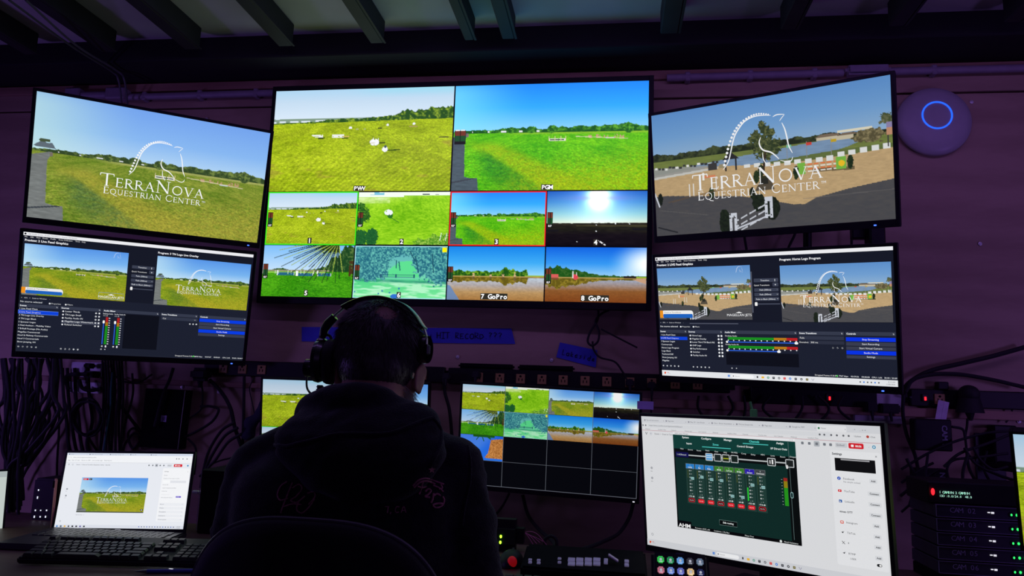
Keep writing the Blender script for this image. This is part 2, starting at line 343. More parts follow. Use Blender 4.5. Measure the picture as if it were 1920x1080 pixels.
def p_sun(U, V):
    I = grad(V, [(0, (26, 84, 178)), (.2, (60, 130, 200)), (.42, (130, 190, 205)), (.6, (214, 226, 205))])
    d = np.hypot((U - .52) * 1.78, V - .12); I = I + (np.exp(-d * d / .035) * 1.3 + .55 * np.exp(-d / .35))[..., None] * c3(235, 240, 250)
    I = mx(I, (150, 130, 210), .5 * np.exp(-((V - .13) / .05) ** 2) * np.exp(-((U - .52) / .28) ** 2) * (d > .1))
    I = np.clip(I, 0, 1); hz = .60 - .015 * U - .012 * fbm(U * 40, U * 0, 3)
    g = grad(V, [(.6, (40, 36, 26)), (.7, (30, 30, 18)), (.8, (18, 14, 16)), (1, (14, 10, 14))]) * (.6 + .8 * fbm(U * 14, V * 40, 4, 3))[..., None]
    m = ss(-.003, .003, V - hz); I = I * (1 - m[..., None]) + g * m[..., None]
    I = mx(I, (95, 90, 50), .5 * (np.abs(V - .64) < .01) * (U > .3)); I = mx(I, (20, 20, 24), .8 * (box(U, V, 0, .71, .12, .75) + box(U, V, .86, .68, 1, .72) > 0))
    for x, y in ((.50, .625), (.83, .605), (.69, .60), (.5, .74), (.31, .93)): I = mx(I, (235, 240, 245), (np.hypot((U - x) * 1.78, V - y) < .009) * 1.)
    I = mx(I, (235, 235, 240), seg(U, V, .53, .915, .59, .985, .011) * (vn(U * 60, V * 60, 3) > .3)); return I
def p_palm(U, V):
    hz = .50
    I = grad(V, [(0, (120, 182, 240)), (.5, (190, 216, 240))]); g = grass(U, V, .3, (36, 118, 8), (86, 172, 24), 6)
    g = g * (.8 + .4 * fbm(U * 120, V * 110, 4, 2))[..., None]; m = ss(-.003, .003, V - hz); I = I * (1 - m[..., None]) + g * m[..., None]
    I = trees(I, U, V, hz + .01, [.03, .03, .07, .03, .03, .04, .06, .1, .35, .5, .5], 5, (26, 66, 30), (90, 120, 60), 20)
    I = mx(I, (170, 160, 130), .8 * (np.abs(V - hz + .005) < .012) * (U < .75)); I = mx(I, (205, 235, 120), .7 * (np.abs(V - .53) < .012) * (U < .7))
    for x0, x1, y in ((.17, .35, .56), (.38, .56, .57), (.62, .76, .57)):
        I = mx(I, (36, 96, 130), box(U, V, x0, y - .035, x1, y + .025) * (vn(U * 90, V * 60, 4) > .2)); I = mx(I, (230, 238, 240), box(U, V, x0 - .008, y - .07, x0 + .003, y + .03) + box(U, V, x1, y - .03, x1 + .006, y + .03) > 0)
    I = mx(I, (238, 240, 240), box(U, V, .38, .50, .40, .60)); I = mx(I, (220, 225, 220), ((U * 28 % 1 < .05) & (V > .49) & (V < .56) & (U < .7)) * 1.)
    cx, cy = .82, -.10
    for i in range(25):
        a = R(82 + i * 4.3); ln = .62 + .34 * ((i * 37) % 11) / 11; x1 = cx + math.cos(a) * ln * .78; y1 = cy + math.sin(a) * ln
        for sgx in range(4):
            t0, t1 = sgx / 4, (sgx + 1) / 4; dr = .10 * ln * abs(math.cos(a))
            I = mx(I, (26, 44, 24) if i % 3 else (150, 170, 70), seg(U, V, cx + (x1 - cx) * t0, cy + (y1 - cy) * t0 + dr * t0 * t0, cx + (x1 - cx) * t1, cy + (y1 - cy) * t1 + dr * t1 * t1, .013 * (1 - .7 * t0)) * (V < .72))
    I = mx(I, (70, 52, 26), box(U, V, .955, .3, 1, .6) * (vn(U * 60, V * 30, 4) > .3)); return I
def p_wood(U, V):
    I = grad(V, [(0, (90, 165, 185)), (.6, (110, 205, 170)), (.68, (80, 205, 130)), (1, (120, 225, 150))])
    I = mx(I, (190, 240, 205), .8 * (V > .66) * ss(.5, .8, fbm(U * 8, V * 30, 3, 3) * 1.2)); I = mx(I, (42, 140, 110), .9 * ss(.045, 0, np.abs(V - .655 - .04 * U)) * (.4 + fbm(U * 14, V * 20, 3)))
    I = mx(I, (90, 215, 140), poly(U, V, [(.30, .60), (.42, .40), (.5, .3), (.62, .28), (.72, .6)]))
    for x, y, rx, ry, s in ((.10, .30, .16, .34, 2), (.25, .22, .14, .28, 3), (.18, .52, .20, .14, 4), (.80, .28, .16, .32, 5), (.93, .5, .14, .25, 6), (.72, .10, .16, .16, 7), (.42, .08, .16, .14, 8), (.9, .08, .2, .2, 9), (.52, .02, .3, .08, 12)):
        I = blob(I, U, V, x, y, rx, ry, s, (34, 100, 122), (110, 196, 180), .5, 22)
    for a in ((.50, .46, .485, .30), (.46, .42, .455, .28), (.70, .5, .66, .2), (.66, .3, .60, .1), (.86, .5, .84, .15)): I = mx(I, (28, 80, 100), seg(U, V, *a, .010))
    I = mx(I, (30, 76, 104), box(U, V, .30, .545, .66, .56) + box(U, V, .30, .59, .66, .60) + box(U, V, .45, .54, .47, .61) + box(U, V, .29, .54, .305, .61) + box(U, V, .65, .54, .665, .61) > 0)
    I = mx(I, (170, 226, 240), (V < .01) + (U < .006) + (V > .985) > 0)
    for x, y in ((.02, .88), (.28, .91), (.40, .89), (.5, .81), (.32, .86)): I = mx(I, (50, 120, 170), (np.hypot((U - x) * 1.78, V - y) < .016) * 1.)
    I = mx(I, (46, 110, 200), (np.hypot((U - .455), V - .96) < .045) * 1.)
    I = mx(I, (250, 236, 0), box(U, V, .945, .02, .99, .11)); return I
def p_water(U, V, red=False):
    hz = .56
    I = grad(V, [(0, (22, 128, 226)), (.3, (60, 165, 236)), (.54, (150, 208, 240))] if not red else [(0, (16, 96, 216)), (.3, (50, 145, 232)), (.54, (150, 200, 236))])
    if red: I = mx(I, (255, 255, 255), ss(.5, 0, np.hypot((U - 1.02) * 1.2, V - .3)))
    wt = grad(V, [(.56, (178, 196, 214)), (.72, (168, 160, 160)), (.85, (176, 140, 92)), (1, (158, 112, 60))] if not red else [(.56, (150, 170, 200)), (.7, (150, 130, 122)), (.8, (134, 84, 40)), (1, (120, 62, 22))])
    wt = wt * (.9 + .2 * fbm(U * 50, V * 50, 3, 3))[..., None]; m = ss(-.003, .003, V - hz); I = I * (1 - m[..., None]) + wt * m[..., None]
    hf = (lambda u: np.interp(u, [0, .2, .35, .5, .6, .7, .82, .84, 1], [.13, .10, .10, .11, .17, .12, .14, .02, .02])) if not red else (lambda u: np.interp(u, [0, .05, .15, .3, .5, .6, 1], [.2, .20, .2, .14, .08, .05, .04]))
    R0 = trees(I, U, 2 * hz - V, hz, lambda u: hf(u) * .95, 5, (96, 84, 20), (150, 130, 40), 22); I = np.where((V > hz)[..., None], R0, I)
    I = trees(I, U, V, hz, hf, 5, (26, 80, 20), (120, 170, 30) if not red else (60, 100, 40), 22)
    I = mx(I, (196, 160, 96), (np.abs(V - hz) < .009) * .8); I = mx(I, (140, 180, 50), box(U, V, .8, .53, 1, .552))
    if not red:
        for x, h in ((.27, .06), (.45, .04), (.58, .05), (.70, .09)): I = mx(I, (205, 170, 130), box(U, V, x - .012, hz - h, x + .012, hz) * (vn(U * 90, V * 70, 4) > .4)); I = mx(I, (90, 70, 70), .5 * box(U, V, x - .01, hz, x + .01, hz + h))
        I = mx(I, (90, 130, 190), .8 * poly(U, V, [(0, .72), (.03, .74), (.14, 1.02), (0, 1.02)]))
    else:
        I = mx(I, (210, 90, 86), box(U, V, .0, .50, .13, .555)); I = mx(I, (140, 60, 60), .6 * box(U, V, 0, .56, .13, .6))
        I = mx(I, (214, 70, 80), poly(U, V, [(.27, .555), (.275, .50), (.32, .50), (.33, .58), (.30, .60)])); I = mx(I, (220, 224, 228), box(U, V, .27, .44, .28, .57) + box(U, V, .31, .46, .318, .52) > 0)
        I = mx(I, (40, 34, 34), box(U, V, .78, .52, .9, .56)); I = mx(I, (190, 150, 120), poly(U, V, [(.86, .58), (1, .56), (1, .66)]))
    return I
def p_log(U, V):
    I = grad(V, [(0, (30, 96, 226)), (1, (40, 120, 240))]); I = mx(I, (190, 215, 245), ss(.5, .1, U + .6 * V - .5) * .25)
    I = mx(I, (30, 90, 30), box(U, V, .3, .0, .8, .07) + seg(U, V, .45, 0, .38, .18, .02) + seg(U, V, .5, 0, .55, .22, .02) + seg(U, V, .6, 0, .7, .12, .03) > 0)
    m = poly(U, V, [(.72, .16), (.97, .10), (1.01, .12), (1.01, .92), (.58, .9), (.66, .7)]) ; k = fbm(U * 60 + V * 14, V * 22 - U * 60, 3, 3)
    I = mx(I, (140, 80, 30), m); return mx(I, (230, 160, 90), m * np.clip(k * 1.7 - .3, 0, 1))
def p_arena(U, V, dim=1.0):
    hz = .40
    I = grad(V, [(0, (92, 142, 202)), (.2, (112, 158, 208)), (.4, (150, 180, 208))])
    I = mx(I, (96, 110, 62), (V > hz - .03) * 1.); I = trees(I, U, V, hz - .01, [.07, .06, .055, .075, .055, .05, .05, .05, .045, .03, .03], 4, (36, 44, 32), (72, 82, 50), 22)
    I = mx(I, (116, 128, 66), (V > hz - .012) * (V < .47) * (.6 + .4 * fbm(U * 20, V * 40, 3)))
    I = mx(I, (120, 146, 176), poly(U, V, [(.18, .455), (.30, .44), (.42, .425), (.60, .405), (.78, .385), (.84, .40), (.88, .43), (.84, .455), (.80, .47), (.3, .52), (.2, .50)]))
    I = I * (1 + (V > .38) * (.14 * fbm(U * 30, V * 90, 8, 2) - .07))[..., None]
    I = mx(I, (196, 186, 160), box(U, V, .72, .368, .80, .39) + box(U, V, .795, .372, .86, .40) > 0); I = mx(I, (120, 104, 88), poly(U, V, [(.71, .37), (.74, .345), (.80, .35), (.815, .37)]) + poly(U, V, [(.80, .372), (.82, .355), (.865, .358), (.875, .372)]) > 0); I = mx(I, (220, 214, 190), box(U, V, .80, .332, .93, .35))
    I = blob(I, U, V, .92, .40, .06, .05, 4, (86, 80, 56), (150, 138, 100), .4); I = blob(I, U, V, .985, .30, .03, .04, 5, (70, 80, 50), (120, 120, 90), .6)
    sand = np.broadcast_to(c3(188, 160, 118), I.shape) * (.93 + .14 * fbm(U * 60, V * 120, 4, 3))[..., None]
    ms = poly(U, V, [(-.01, .50), (.25, .475), (.42, .50), (.62, .525), (.82, .515), (1.01, .50), (1.01, 1.01), (-.01, 1.01)]); I = I * (1 - ms[..., None]) + sand * ms[..., None]
    I = mx(I, (150, 152, 150), poly(U, V, [(-.01, .44), (.2, .46), (.3, .475), (.2, .50), (-.01, .52)]) * .9)
    for i in range(18): x = .005 + i * .017; I = mx(I, (60, 62, 62) if i % 3 else (225, 225, 222), box(U, V, x, .435 + .004 * (i % 4), x + .013, .455 + .004 * (i % 4)))
    I = mx(I, (196, 196, 190), seg(U, V, 0, .525, .3, .495, .009))
    I = mx(I, (74, 74, 78), poly(U, V, [(-.01, .675), (.06, .675), (.40, .735), (.62, .835), (.665, .84), (.71, .80), (.84, .755), (1.01, .715), (1.01, 1.01), (-.01, 1.01)]) * (.93 + .1 * fbm(U * 40, V * 60, 4)))
    I = mx(I, (104, 102, 100), .5 * seg(U, V, .02, .79, .25, .86, .003)); I = mx(I, (110, 106, 104), .5 * seg(U, V, .66, .80, 1, .79, .003))
    for i in range(14): x = .42 + i * .042; y = .495 + .012 * math.sin(i / 13 * PI) + .008 * (i > 8) - .003 * i * (i > 8); I = mx(I, (222, 224, 222), box(U, V, x, y, x + .026, y + .028 + .001 * i))
    for x in (.335, .38): I = mx(I, (44, 44, 44), box(U, V, x, .43, x + .008, .53))
    I = mx(I, (44, 44, 46), poly(U, V, [(.325, .44), (.355, .385), (.36, .38), (.40, .44)])); I = mx(I, (60, 60, 60), box(U, V, .26, .455, .3, .51)); I = mx(I, (150, 140, 110), box(U, V, .31, .47, .34, .5))
    I = mx(I, (150, 90, 60), box(U, V, .575, .43, .58, .5) * 0)
    for x, c in ((.60, (120, 190, 160)), (.68, (200, 70, 60)), (.775, (190, 160, 40))): I = mx(I, (140, 140, 140), box(U, V, x, .38, x + .002, .5)); I = mx(I, c, box(U, V, x, .39, x + .02, .41))
    I = mx(I, (80, 70, 50), .7 * poly(U, V, [(.70, .585), (.86, .60), (.86, .625), (.7, .61)])); I = mx(I, (120, 180, 70), box(U, V, .64, .535, .672, .62) + box(U, V, .79, .52, .83, .61) > 0); I = mx(I, (236, 190, 40), (np.hypot((U - .812) * 1.78, V - .57) < .022) * 1.)
    for k in range(4): I = mx(I, (224, 110, 60) if k % 2 == 0 else (232, 228, 220), box(U, V, .672, .545 + k * .017, .79, .557 + k * .017) * ((U * 40 + k) % 1 > .22))
    for x, y in ((.845, .565), (.635, .6), (.27, .69), (.49, .56), (.47, .60)): I = blob(I, U, V, x, y, .012, .05, 6, (30, 44, 28), (50, 66, 36), .2)
    for x, y in ((.165, .6), (.185, .6), (.29, .57), (.315, .57)): I = mx(I, (226, 224, 220), box(U, V, x, y, x + .005, y + .1)); I = mx(I, (100, 80, 60), .5 * seg(U, V, x, y + .1, x - .1, y + .13, .004))
    I = mx(I, (214, 130, 90), box(U, V, .235, .545, .29, .565)); I = mx(I, (240, 238, 232), box(U, V, .23, .52, .24, .58))
    for i_, (x, y, rx, ry) in enumerate(((.50, .33, .035, .07), (.515, .25, .022, .04), (.54, .36, .032, .05), (.475, .27, .018, .035), (.495, .42, .03, .05), (.535, .29, .02, .04), (.46, .31, .018, .03), (.52, .44, .022, .04), (.555, .41, .02, .03), (.50, .21, .014, .03))): I = blob(I, U, V, x, y, rx, ry, 7 + i_, (48, 60, 38), (112, 116, 70), .9, 46)
    I = mx(I, (56, 46, 36), seg(U, V, .512, .42, .50, .58, .008)); I = mx(I, (50, 52, 34), box(U, V, .485, .60, .52, .66)); I = mx(I, (40, 40, 40), poly(U, V, [(.49, .62), (.53, .62), (.545, .71), (.46, .71)]) * .7)
    for x, y, rx, ry in ((.475, .80, .028, .07), (.53, .85, .032, .09), (.45, .72, .012, .05), (.325, .93, .025, .11), (.026, .70, .012, .05)): I = blob(I, U, V, x, y, rx, ry, 6, (26, 32, 26), (36, 46, 32), .15)
    for k in range(3): I = mx(I, (206, 210, 218), seg(U, V, .37, .93 + k * .045, .50, .82 + k * .045, .005) * ((U * 26) % 1 > .25))
    for x, y, h in ((.345, .86, .15), (.50, .76, .16)): I = mx(I, (206, 210, 220), (box(U, V, x, y, x + .034, y + h) - box(U, V, x + .012, y + .035, x + .022, y + h) > 0) * (vn(U * 120, V * 70, 4) > .2))
    I = mx(I, (204, 208, 218), seg(U, V, .37, .99, .52, .90, .006) + seg(U, V, 0, .65, .02, .76, .006) > 0)
    I = mx(I, (140, 130, 170), box(U, V, .98, .32, 1, .40)); I = mx(I, (190, 140, 110), box(U, V, .98, .36, 1, .41)); I = mx(I, (60, 60, 60), box(U, V, .983, .41, .987, .49))
    I = mx(I, (34, 36, 40), .8 * seg(U, V, .01, .93, .10, .98, .006)); return I * dim
def p_flat(U, V): return np.zeros(U.shape + (3,))

# ------------------------------------------------------------------ lettering
GL = {}
def make_glyphs():
    import string
    chars = string.ascii_letters + string.digits + '.,:;-+()?!/&%|_<>=#*\'"'
    for bold in (0, 1):
        objs = []
        for c in chars:
            for t in (c, 'H' + c + 'H'):
                cu = bpy.data.curves.new('g', 'FONT'); cu.body = t; cu.offset = .028 * bold; cu.resolution_u = 2
                o = bpy.data.objects.new('g', cu); C.objects.link(o); objs.append(o)
        cu = bpy.data.curves.new('g', 'FONT'); cu.body = 'HH'; cu.offset = .028 * bold; cu.resolution_u = 2
        o = bpy.data.objects.new('g', cu); C.objects.link(o); objs.append(o)
        bpy.context.view_layer.update(); dg = bpy.context.evaluated_depsgraph_get()
        ms = []
        for o in objs:
            me = o.evaluated_get(dg).to_mesh(); ms.append(([tuple(v.co[:2]) for v in me.vertices], [tuple(p.vertices) for p in me.polygons])); o.evaluated_get(dg).to_mesh_clear()
        hh = max(v[0] for v in ms[-1][0]); H = max(v[1] for v in ms[chars.index('H') * 2][0]); G = {}
        for i, c in enumerate(chars): G[c] = (ms[2 * i][0], ms[2 * i][1], max(v[0] for v in ms[2 * i + 1][0]) - hh)
        G[' '] = ([], [], .28 / 1 * H / .7)
        GL[bold] = (G, H)
        for o in objs:
            d = o.data; bpy.data.objects.remove(o); bpy.data.curves.remove(d)
make_glyphs()
def text_geo(s, h, bold=0, mono=0):    # -> list of (verts2d y-up, faces), width
    G, H = GL[bold]; k = h / H; x = 0; out = []
    for c in s:
        g = G.get(c) or G['-']
        adv = mono / k if mono else g[2]; off = (adv - g[2]) / 2 if mono else 0
        if g[0]: out.append(([((vx + x + off) * k, vy * k) for vx, vy in g[0]], g[1]))
        x += adv
    return out, x * k
T_, t_ = .13, .055
def arc(cx, cy, rx, ry, a0, a1, n=14): return [(cx + rx * math.cos(R(a0 + (a1 - a0) * i / n)), cy + ry * math.sin(R(a0 + (a1 - a0) * i / n))) for i in range(n + 1)]
def sf(x, y): return ([(x - .13, y), (x + .13, y)], .035)
SER = {
 'T': (.86, [([(.43, 0), (.43, 1)], T_), ([(.02, .97), (.84, .97)], t_), ([(.03, .98), (.01, .80)], t_), ([(.83, .98), (.85, .80)], t_), sf(.43, .02)]),
 'E': (.66, [([(.15, 0), (.15, 1)], T_), ([(.05, .97), (.58, .97)], t_), ([(.15, .52), (.50, .52)], t_), ([(.05, .03), (.60, .03)], t_), ([(.57, .98), (.57, .82)], t_), ([(.59, .02), (.63, .20)], t_), ([(.50, .60), (.50, .44)], t_)]),
 'R': (.76, [([(.15, 0), (.15, 1)], T_), ([(.05, .97), (.3, .97)] + arc(.32, .74, .24, .23, 90, -90) + [(.15, .51)], .08), ([(.34, .5), (.70, .03)], T_), ([(.66, .02), (.84, .02)], t_), sf(.15, .02)]),
 'A': (.86, [([(.10, 0), (.42, 1)], t_), ([(.40, 1), (.76, 0)], T_), ([(.22, .36), (.62, .36)], t_), sf(.10, .02), sf(.76, .02)]),
 'N': (.94, [([(.14, 0), (.14, 1)], t_), ([(.12, .98), (.80, .03)], T_), ([(.80, 0), (.80, 1)], t_), sf(.14, .02), sf(.80, .98), ([(.0, .98), (.2, .98)], .035)]),
 'O': (.98, [(arc(.49, .5, .40, .47, 0, 360, 28), .10)]),
 'Q': (1.0, [(arc(.49, .5, .40, .47, 0, 360, 28), .10), ([(.5, .05), (.75, -.18), (1.1, -.25)], .09)]),
 'V': (.84, [([(.10, 1), (.44, 0)], T_), ([(.43, 0), (.76, 1)], t_), sf(.10, .98), sf(.76, .98)]),
 'U': (.88, [([(.15, 1), (.15, .35)] + arc(.43, .33, .28, .30, 180, 360) + [(.71, .35), (.71, 1)], .085), sf(.15, .98), sf(.71, .98)]),
 'S': (.58, [(arc(.30, .74, .19, .23, 20, 250) + arc(.28, .26, .21, .24, 70, -160), .09)]),
 'I': (.32, [([(.16, 0), (.16, 1)], T_), sf(.16, .02), sf(.16, .98)]),
 'C': (.86, [(arc(.48, .5, .40, .47, 45, 315, 22), .09), ([(.78, .86), (.78, .72)], .05), ([(.78, .14), (.78, .26)], .05)]),
}
def ribbon(pts, w, taper=None):     # flat band as quads (2d)
    V = []; n = len(pts)
    for i, p in enumerate(pts):
        a = pts[max(i - 1, 0)]; b = pts[min(i + 1, n - 1)]; dx, dy = b[0] - a[0], b[1] - a[1]; l = math.hypot(dx, dy) or 1
        ww = (w if taper is None else w * taper[i]) / 2; V += [(p[0] - dy / l * ww, p[1] + dx / l * ww), (p[0] + dy / l * ww, p[1] - dx / l * ww)]
    return V, [(2 * i, 2 * i + 1, 2 * i + 3, 2 * i + 2) for i in range(n - 1)]

class Canvas:
    """screen picture: design space 1600x900 (u right, v down) on a panel w x h metres, viewer at -y"""
    def __init__(s, w, h, bg=(0, 0, 0), gain=1.0):
        s.w, s.h, s.gain = w, h, gain; s.V = []; s.Fc = []; s.Cc = []; s.n = 0; s.box(0, 0, 1600, 900, bg, 0)
    def P(s, u, v, l): return ((u / 1600 - .5) * s.w, -.0002 * l, (.5 - v / 900) * s.h)
    def add(s, verts, faces, cols):
        verts = np.asarray(verts, float); s.V.append(verts); s.Cc.append(np.broadcast_to(np.asarray(cols, float), (len(verts), 3)) * s.gain)
        s.Fc += [tuple(i + s.n for i in f) for f in faces]; s.n += len(verts)
    def box(s, a, b, c, d, col, l=2):
        s.add([s.P(a, b, l), s.P(a, d, l), s.P(c, d, l), s.P(c, b, l)], [(0, 1, 2, 3)], [lin1(x / 255) for x in col])
    def rbox(s, a, b, c, d, r, col, l=2):
        pts = []
        for cx, cy, a0 in ((a + r, b + r, 180), (c - r, b + r, 270), (c - r, d - r, 0), (a + r, d - r, 90)):
            pts += [(cx + r * math.cos(R(a0 + 30 * k)), cy + r * math.sin(R(a0 + 30 * k))) for k in range(4)]
        s.poly(pts, col, l)
    def poly(s, pts, col, l=2):
        s.add([s.P(u, v, l) for u, v in pts], [tuple(range(len(pts)))], [lin1(x / 255) for x in col])
    def disc(s, u, v, r, col, l=2, n=16): s.poly([(u + r * math.cos(2 * PI * k / n), v + r * math.sin(2 * PI * k / n)) for k in range(n)], col, l)
    def line(s, pts, wd, col, l=3, taper=None):
        V, Fq = ribbon(pts, wd, taper); s.add([s.P(u, v, l) for u, v in V], Fq, [lin1(x / 255) for x in col])
    def text(s, t, u, v, h, col=(235, 235, 235), al='l', bold=0, l=4, mono=0, sx=1.0):   # v = baseline, h = cap height
        g, wd = text_geo(t, h, bold, mono); wd *= sx
        x0 = u - (wd if al == 'r' else wd / 2 if al == 'c' else 0)
        for vs, fs in g: s.add([s.P(x0 + x * sx, v - y, l) for x, y in vs], fs, [lin1(x / 255) for x in col])
        return wd
    def pic(s, fn, a, b, c, d, nx, ny, l=1):
        U, Vv = np.meshgrid(np.linspace(0, 1, nx), np.linspace(0, 1, ny)); I = linA(np.clip(fn(U, Vv), 0, 1)).reshape(-1, 3)
        uu = a + U * (c - a); vv = b + Vv * (d - b)
        vs = np.stack([(uu / 1600 - .5) * s.w, np.full(uu.shape, -.0002 * l), (.5 - vv / 900) * s.h], -1).reshape(-1, 3)
        i = np.arange(nx * ny).reshape(ny, nx); q = np.stack([i[:-1, :-1], i[1:, :-1], i[1:, 1:], i[:-1, 1:]], -1).reshape(-1, 4)
        s.add(vs, q.tolist(), I)
    def serif(s, t, u, v, h, big, col, l=5, sp=.10, wtot=None):   # small caps: capitals drawn at height big
        def width(k): return sum((SER[c.upper()][0] + sp) * (big if c.isupper() else h) if c != ' ' else .55 * h for c in t) * k
        k = 1 if wtot is None else wtot / width(1); x = u
        for c in t:
            if c == ' ': x += .55 * h * k; continue
            hh = big if c.isupper() else h; wd, st = SER[c.upper()]
            for pts, w in st:
                s.line([(x + px * hh * k, v - py * hh) for px, py in pts], w * hh * .95, col, l)
            x += (wd + sp) * hh * k
        return x
    def logo(s, a, b, c, d, k=1.0, ox=0, oy=0, col=(245, 246, 248), full=True):
        """horse head and name, traced in a 1600x900 frame, placed into the picture box a,b,c,d"""
        sx, sy = (c - a) / 1600, (d - b) / 900
        def M(p): return (a + (p[0] * k + ox) * sx, b + (p[1] * k + oy) * sy)
        dots = [(533, 432), (540, 405), (548, 376), (556, 350), (564, 323), (573, 297), (583, 271), (594, 247), (606, 224), (618, 204), (632, 186), (647, 169), (664, 154), (682, 142), (701, 132), (719, 124), (737, 118), (754, 114), (771, 112), (788, 112), (804, 114), (820, 117), (836, 121), (850, 126)]
        for i, p in enumerate(dots): s.disc(*M(p), (9.5 - 4.5 * (i / 23) ** 2) * k * sx, col, 5, 10)
        def cv(p, w, tp=True):
            q = [(v.x, v.y) for v in spline([(x, y, 0) for x, y in p], 6)]; n = len(q)
            s.line([M(z) for z in q], w * k * sx, col, 5, [(.3 + .7 * math.sin(PI * i / (n - 1)) ** .6) for i in range(n)] if tp else None)
        cv([(523, 464), (553, 428), (572, 386), (592, 310), (612, 246), (642, 197), (688, 149), (749, 126), (814, 126), (866, 135)], 9)
        cv([(879, 147), (908, 137), (956, 142)], 7); cv([(956, 144), (940, 160), (922, 182)], 5)
        cv([(937, 195), (955, 243), (966, 298), (976, 357), (998, 408)], 9); cv([(999, 433), (990, 455), (967, 463), (916, 446)], 6)
        cv([(793, 273), (782, 304), (788, 337), (809, 364), (856, 384), (886, 410), (909, 437)], 10); cv([(801, 377), (806, 426), (831, 473)], 6)
        if full:
            def sc(t, p, h, big, wt):
                q = M(p); s.serif(t, q[0], q[1], h * k * sy, big * k * sy, col, 5, .10, wt * k * sx)
            sc('TerraNova', (294, 593), 86, 116, 897); sc('Equestrian Center', (329, 664), 50, 62, 835)
            q = M((1170, 632)); s.text('TM', q[0], q[1], 16 * k * sy, col, l=5)
    def build(s, name, parent, m):
        me = bpy.data.meshes.new(name); V = np.concatenate(s.V); me.vertices.add(len(V)); me.vertices.foreach_set('co', V.ravel())
        ln = np.array([len(f) for f in s.Fc]); me.loops.add(int(ln.sum())); me.loops.foreach_set('vertex_index', np.concatenate([np.array(f) for f in s.Fc]))
        me.polygons.add(len(ln)); me.polygons.foreach_set('loop_start', np.concatenate([[0], np.cumsum(ln)[:-1]])); me.update(calc_edges=True); me.validate()
        at_ = me.attributes.new('picture', 'FLOAT_COLOR', 'POINT'); cc = np.concatenate([np.concatenate(s.Cc), np.ones((len(V), 1))], 1); at_.data.foreach_set('color', cc.ravel())
        me.materials.append(m); o = bpy.data.objects.new(name, me); C.objects.link(o); o.parent = parent; return o
def screen_mat(name, strength=1.0):
    m = bpy.data.materials.new(name); m.use_nodes = True; nt = m.node_tree; b = nt.nodes['Principled BSDF']
    a = nt.nodes.new('ShaderNodeAttribute'); a.attribute_name = 'picture'; nt.links.new(a.outputs['Color'], b.inputs['Emission Color'])
    tc = nt.nodes.new('ShaderNodeTexCoord'); no = nt.nodes.new('ShaderNodeTexNoise'); no.inputs['Scale'].default_value = 900; nt.links.new(tc.outputs['Object'], no.inputs['Vector'])
    ma = nt.nodes.new('ShaderNodeMapRange'); ma.inputs['To Min'].default_value = strength * .94; ma.inputs['To Max'].default_value = strength * 1.06; nt.links.new(no.outputs['Fac'], ma.inputs['Value'])
    nt.links.new(ma.outputs[0], b.inputs['Emission Strength']); b.inputs['Base Color'].default_value = (.004, .004, .005, 1); b.inputs['Roughness'].default_value = .35
    b.inputs['Specular IOR Level'].default_value = .25
    return m
SM = screen_mat('lit_screen', 1.0)
# ------------------------------------------------------------------ screens
def pose(c, yaw, pit, rol):
    y, p, r = R(yaw), R(pit), R(rol)
    n = Vector((math.sin(y) * math.cos(p), -math.cos(y) * math.cos(p), math.sin(p)))
    ex = Vector((math.cos(y), math.sin(y), 0)); ex = Matrix.Rotation(-r, 3, -n) @ ex if False else (ex * math.cos(r) + ex.cross(-n) * math.sin(r))
    ly = -n; lz = ex.cross(ly)
    return Matrix.Translation(c) @ Matrix((ex, ly, lz)).transposed().to_4x4()
def frame_mesh(w, h, bl, br, bt, bb, th, lip=.0015, back=True):
    """bezel ring with a recessed opening and a bevelled rear shell"""
    b = MB(); x0, x1, z0, z1 = -w / 2 - bl, w / 2 + br, -h / 2 - bb, h / 2 + bt
    def bar(a, c_, e, f): b.box(((a + c_) / 2, .006, (e + f) / 2), (abs(c_ - a), .015, abs(f - e)), .0012)
    bar(x0, -w / 2, z0, z1); bar(w / 2, x1, z0, z1); bar(-w / 2 - .001, w / 2 + .001, z0, -h / 2); bar(-w / 2 - .001, w / 2 + .001, h / 2, z1)
    b.box(((x0 + x1) / 2, .012 + (th * .45) / 2, (z0 + z1) / 2), (x1 - x0 - .001, th * .45, z1 - z0 - .001), .003)
    if back: b.box(((x0 + x1) / 2, .010 + th * .7, (z0 + z1) / 2 - h * .05), ((x1 - x0) * .62, th * .6, (z1 - z0) * .62), .006)
    return b
def monitor(name, M, w, label, cat, cv, bez=(.010, .010, .010, .022), th=.035, led=None, arm='wall', frame_m=black, logo=False):
    h = w * 9 / 16; root = empty(name, M=M, label=label, cat=cat)
    frame_mesh(w, h, *bez, th).build('frame', frame_m, root)
    cv.build('screen', root, SM)
    if led:
        lx, col = led; MB().box((lx, -.0025, -h / 2 - bez[3] * .62), (.007, .002, .0035), .0008).build('power_light', col, root, label='small lit power light')
    if arm == 'wall':
        Mi = M.inverted(); back = Vector((0, .010 + th, 0)); wp = M @ back; tgt = Vector((wp.x, WY - .002, wp.z)); d = tgt.y - wp.y
        ab = MB(); ab.box((0, .012 + th, 0), (.12, .012, .12), .002)
        if d > .05:
            p0 = back; p1 = Mi @ Vector((tgt.x + .10, tgt.y - d * .55, tgt.z)); p2 = Mi @ Vector((tgt.x, tgt.y - .02, tgt.z))
            ab.cyl(p0, p1, .016, n=10); ab.cyl(p1, p2, .016, n=10)
            ab.cyl(Mi @ (M @ p1 + Vector((0, 0, -.03))), Mi @ (M @ p1 + Vector((0, 0, .03))), .022, n=12)
        ab.box(Mi @ Vector((tgt.x, tgt.y - .006, tgt.z)), (.09, .010, .20), .002, M=M.to_3x3().inverted().to_4x4()); ab.build('wall_bracket', dmetal, root)
    return root
OBSV = (235, 238, 242)
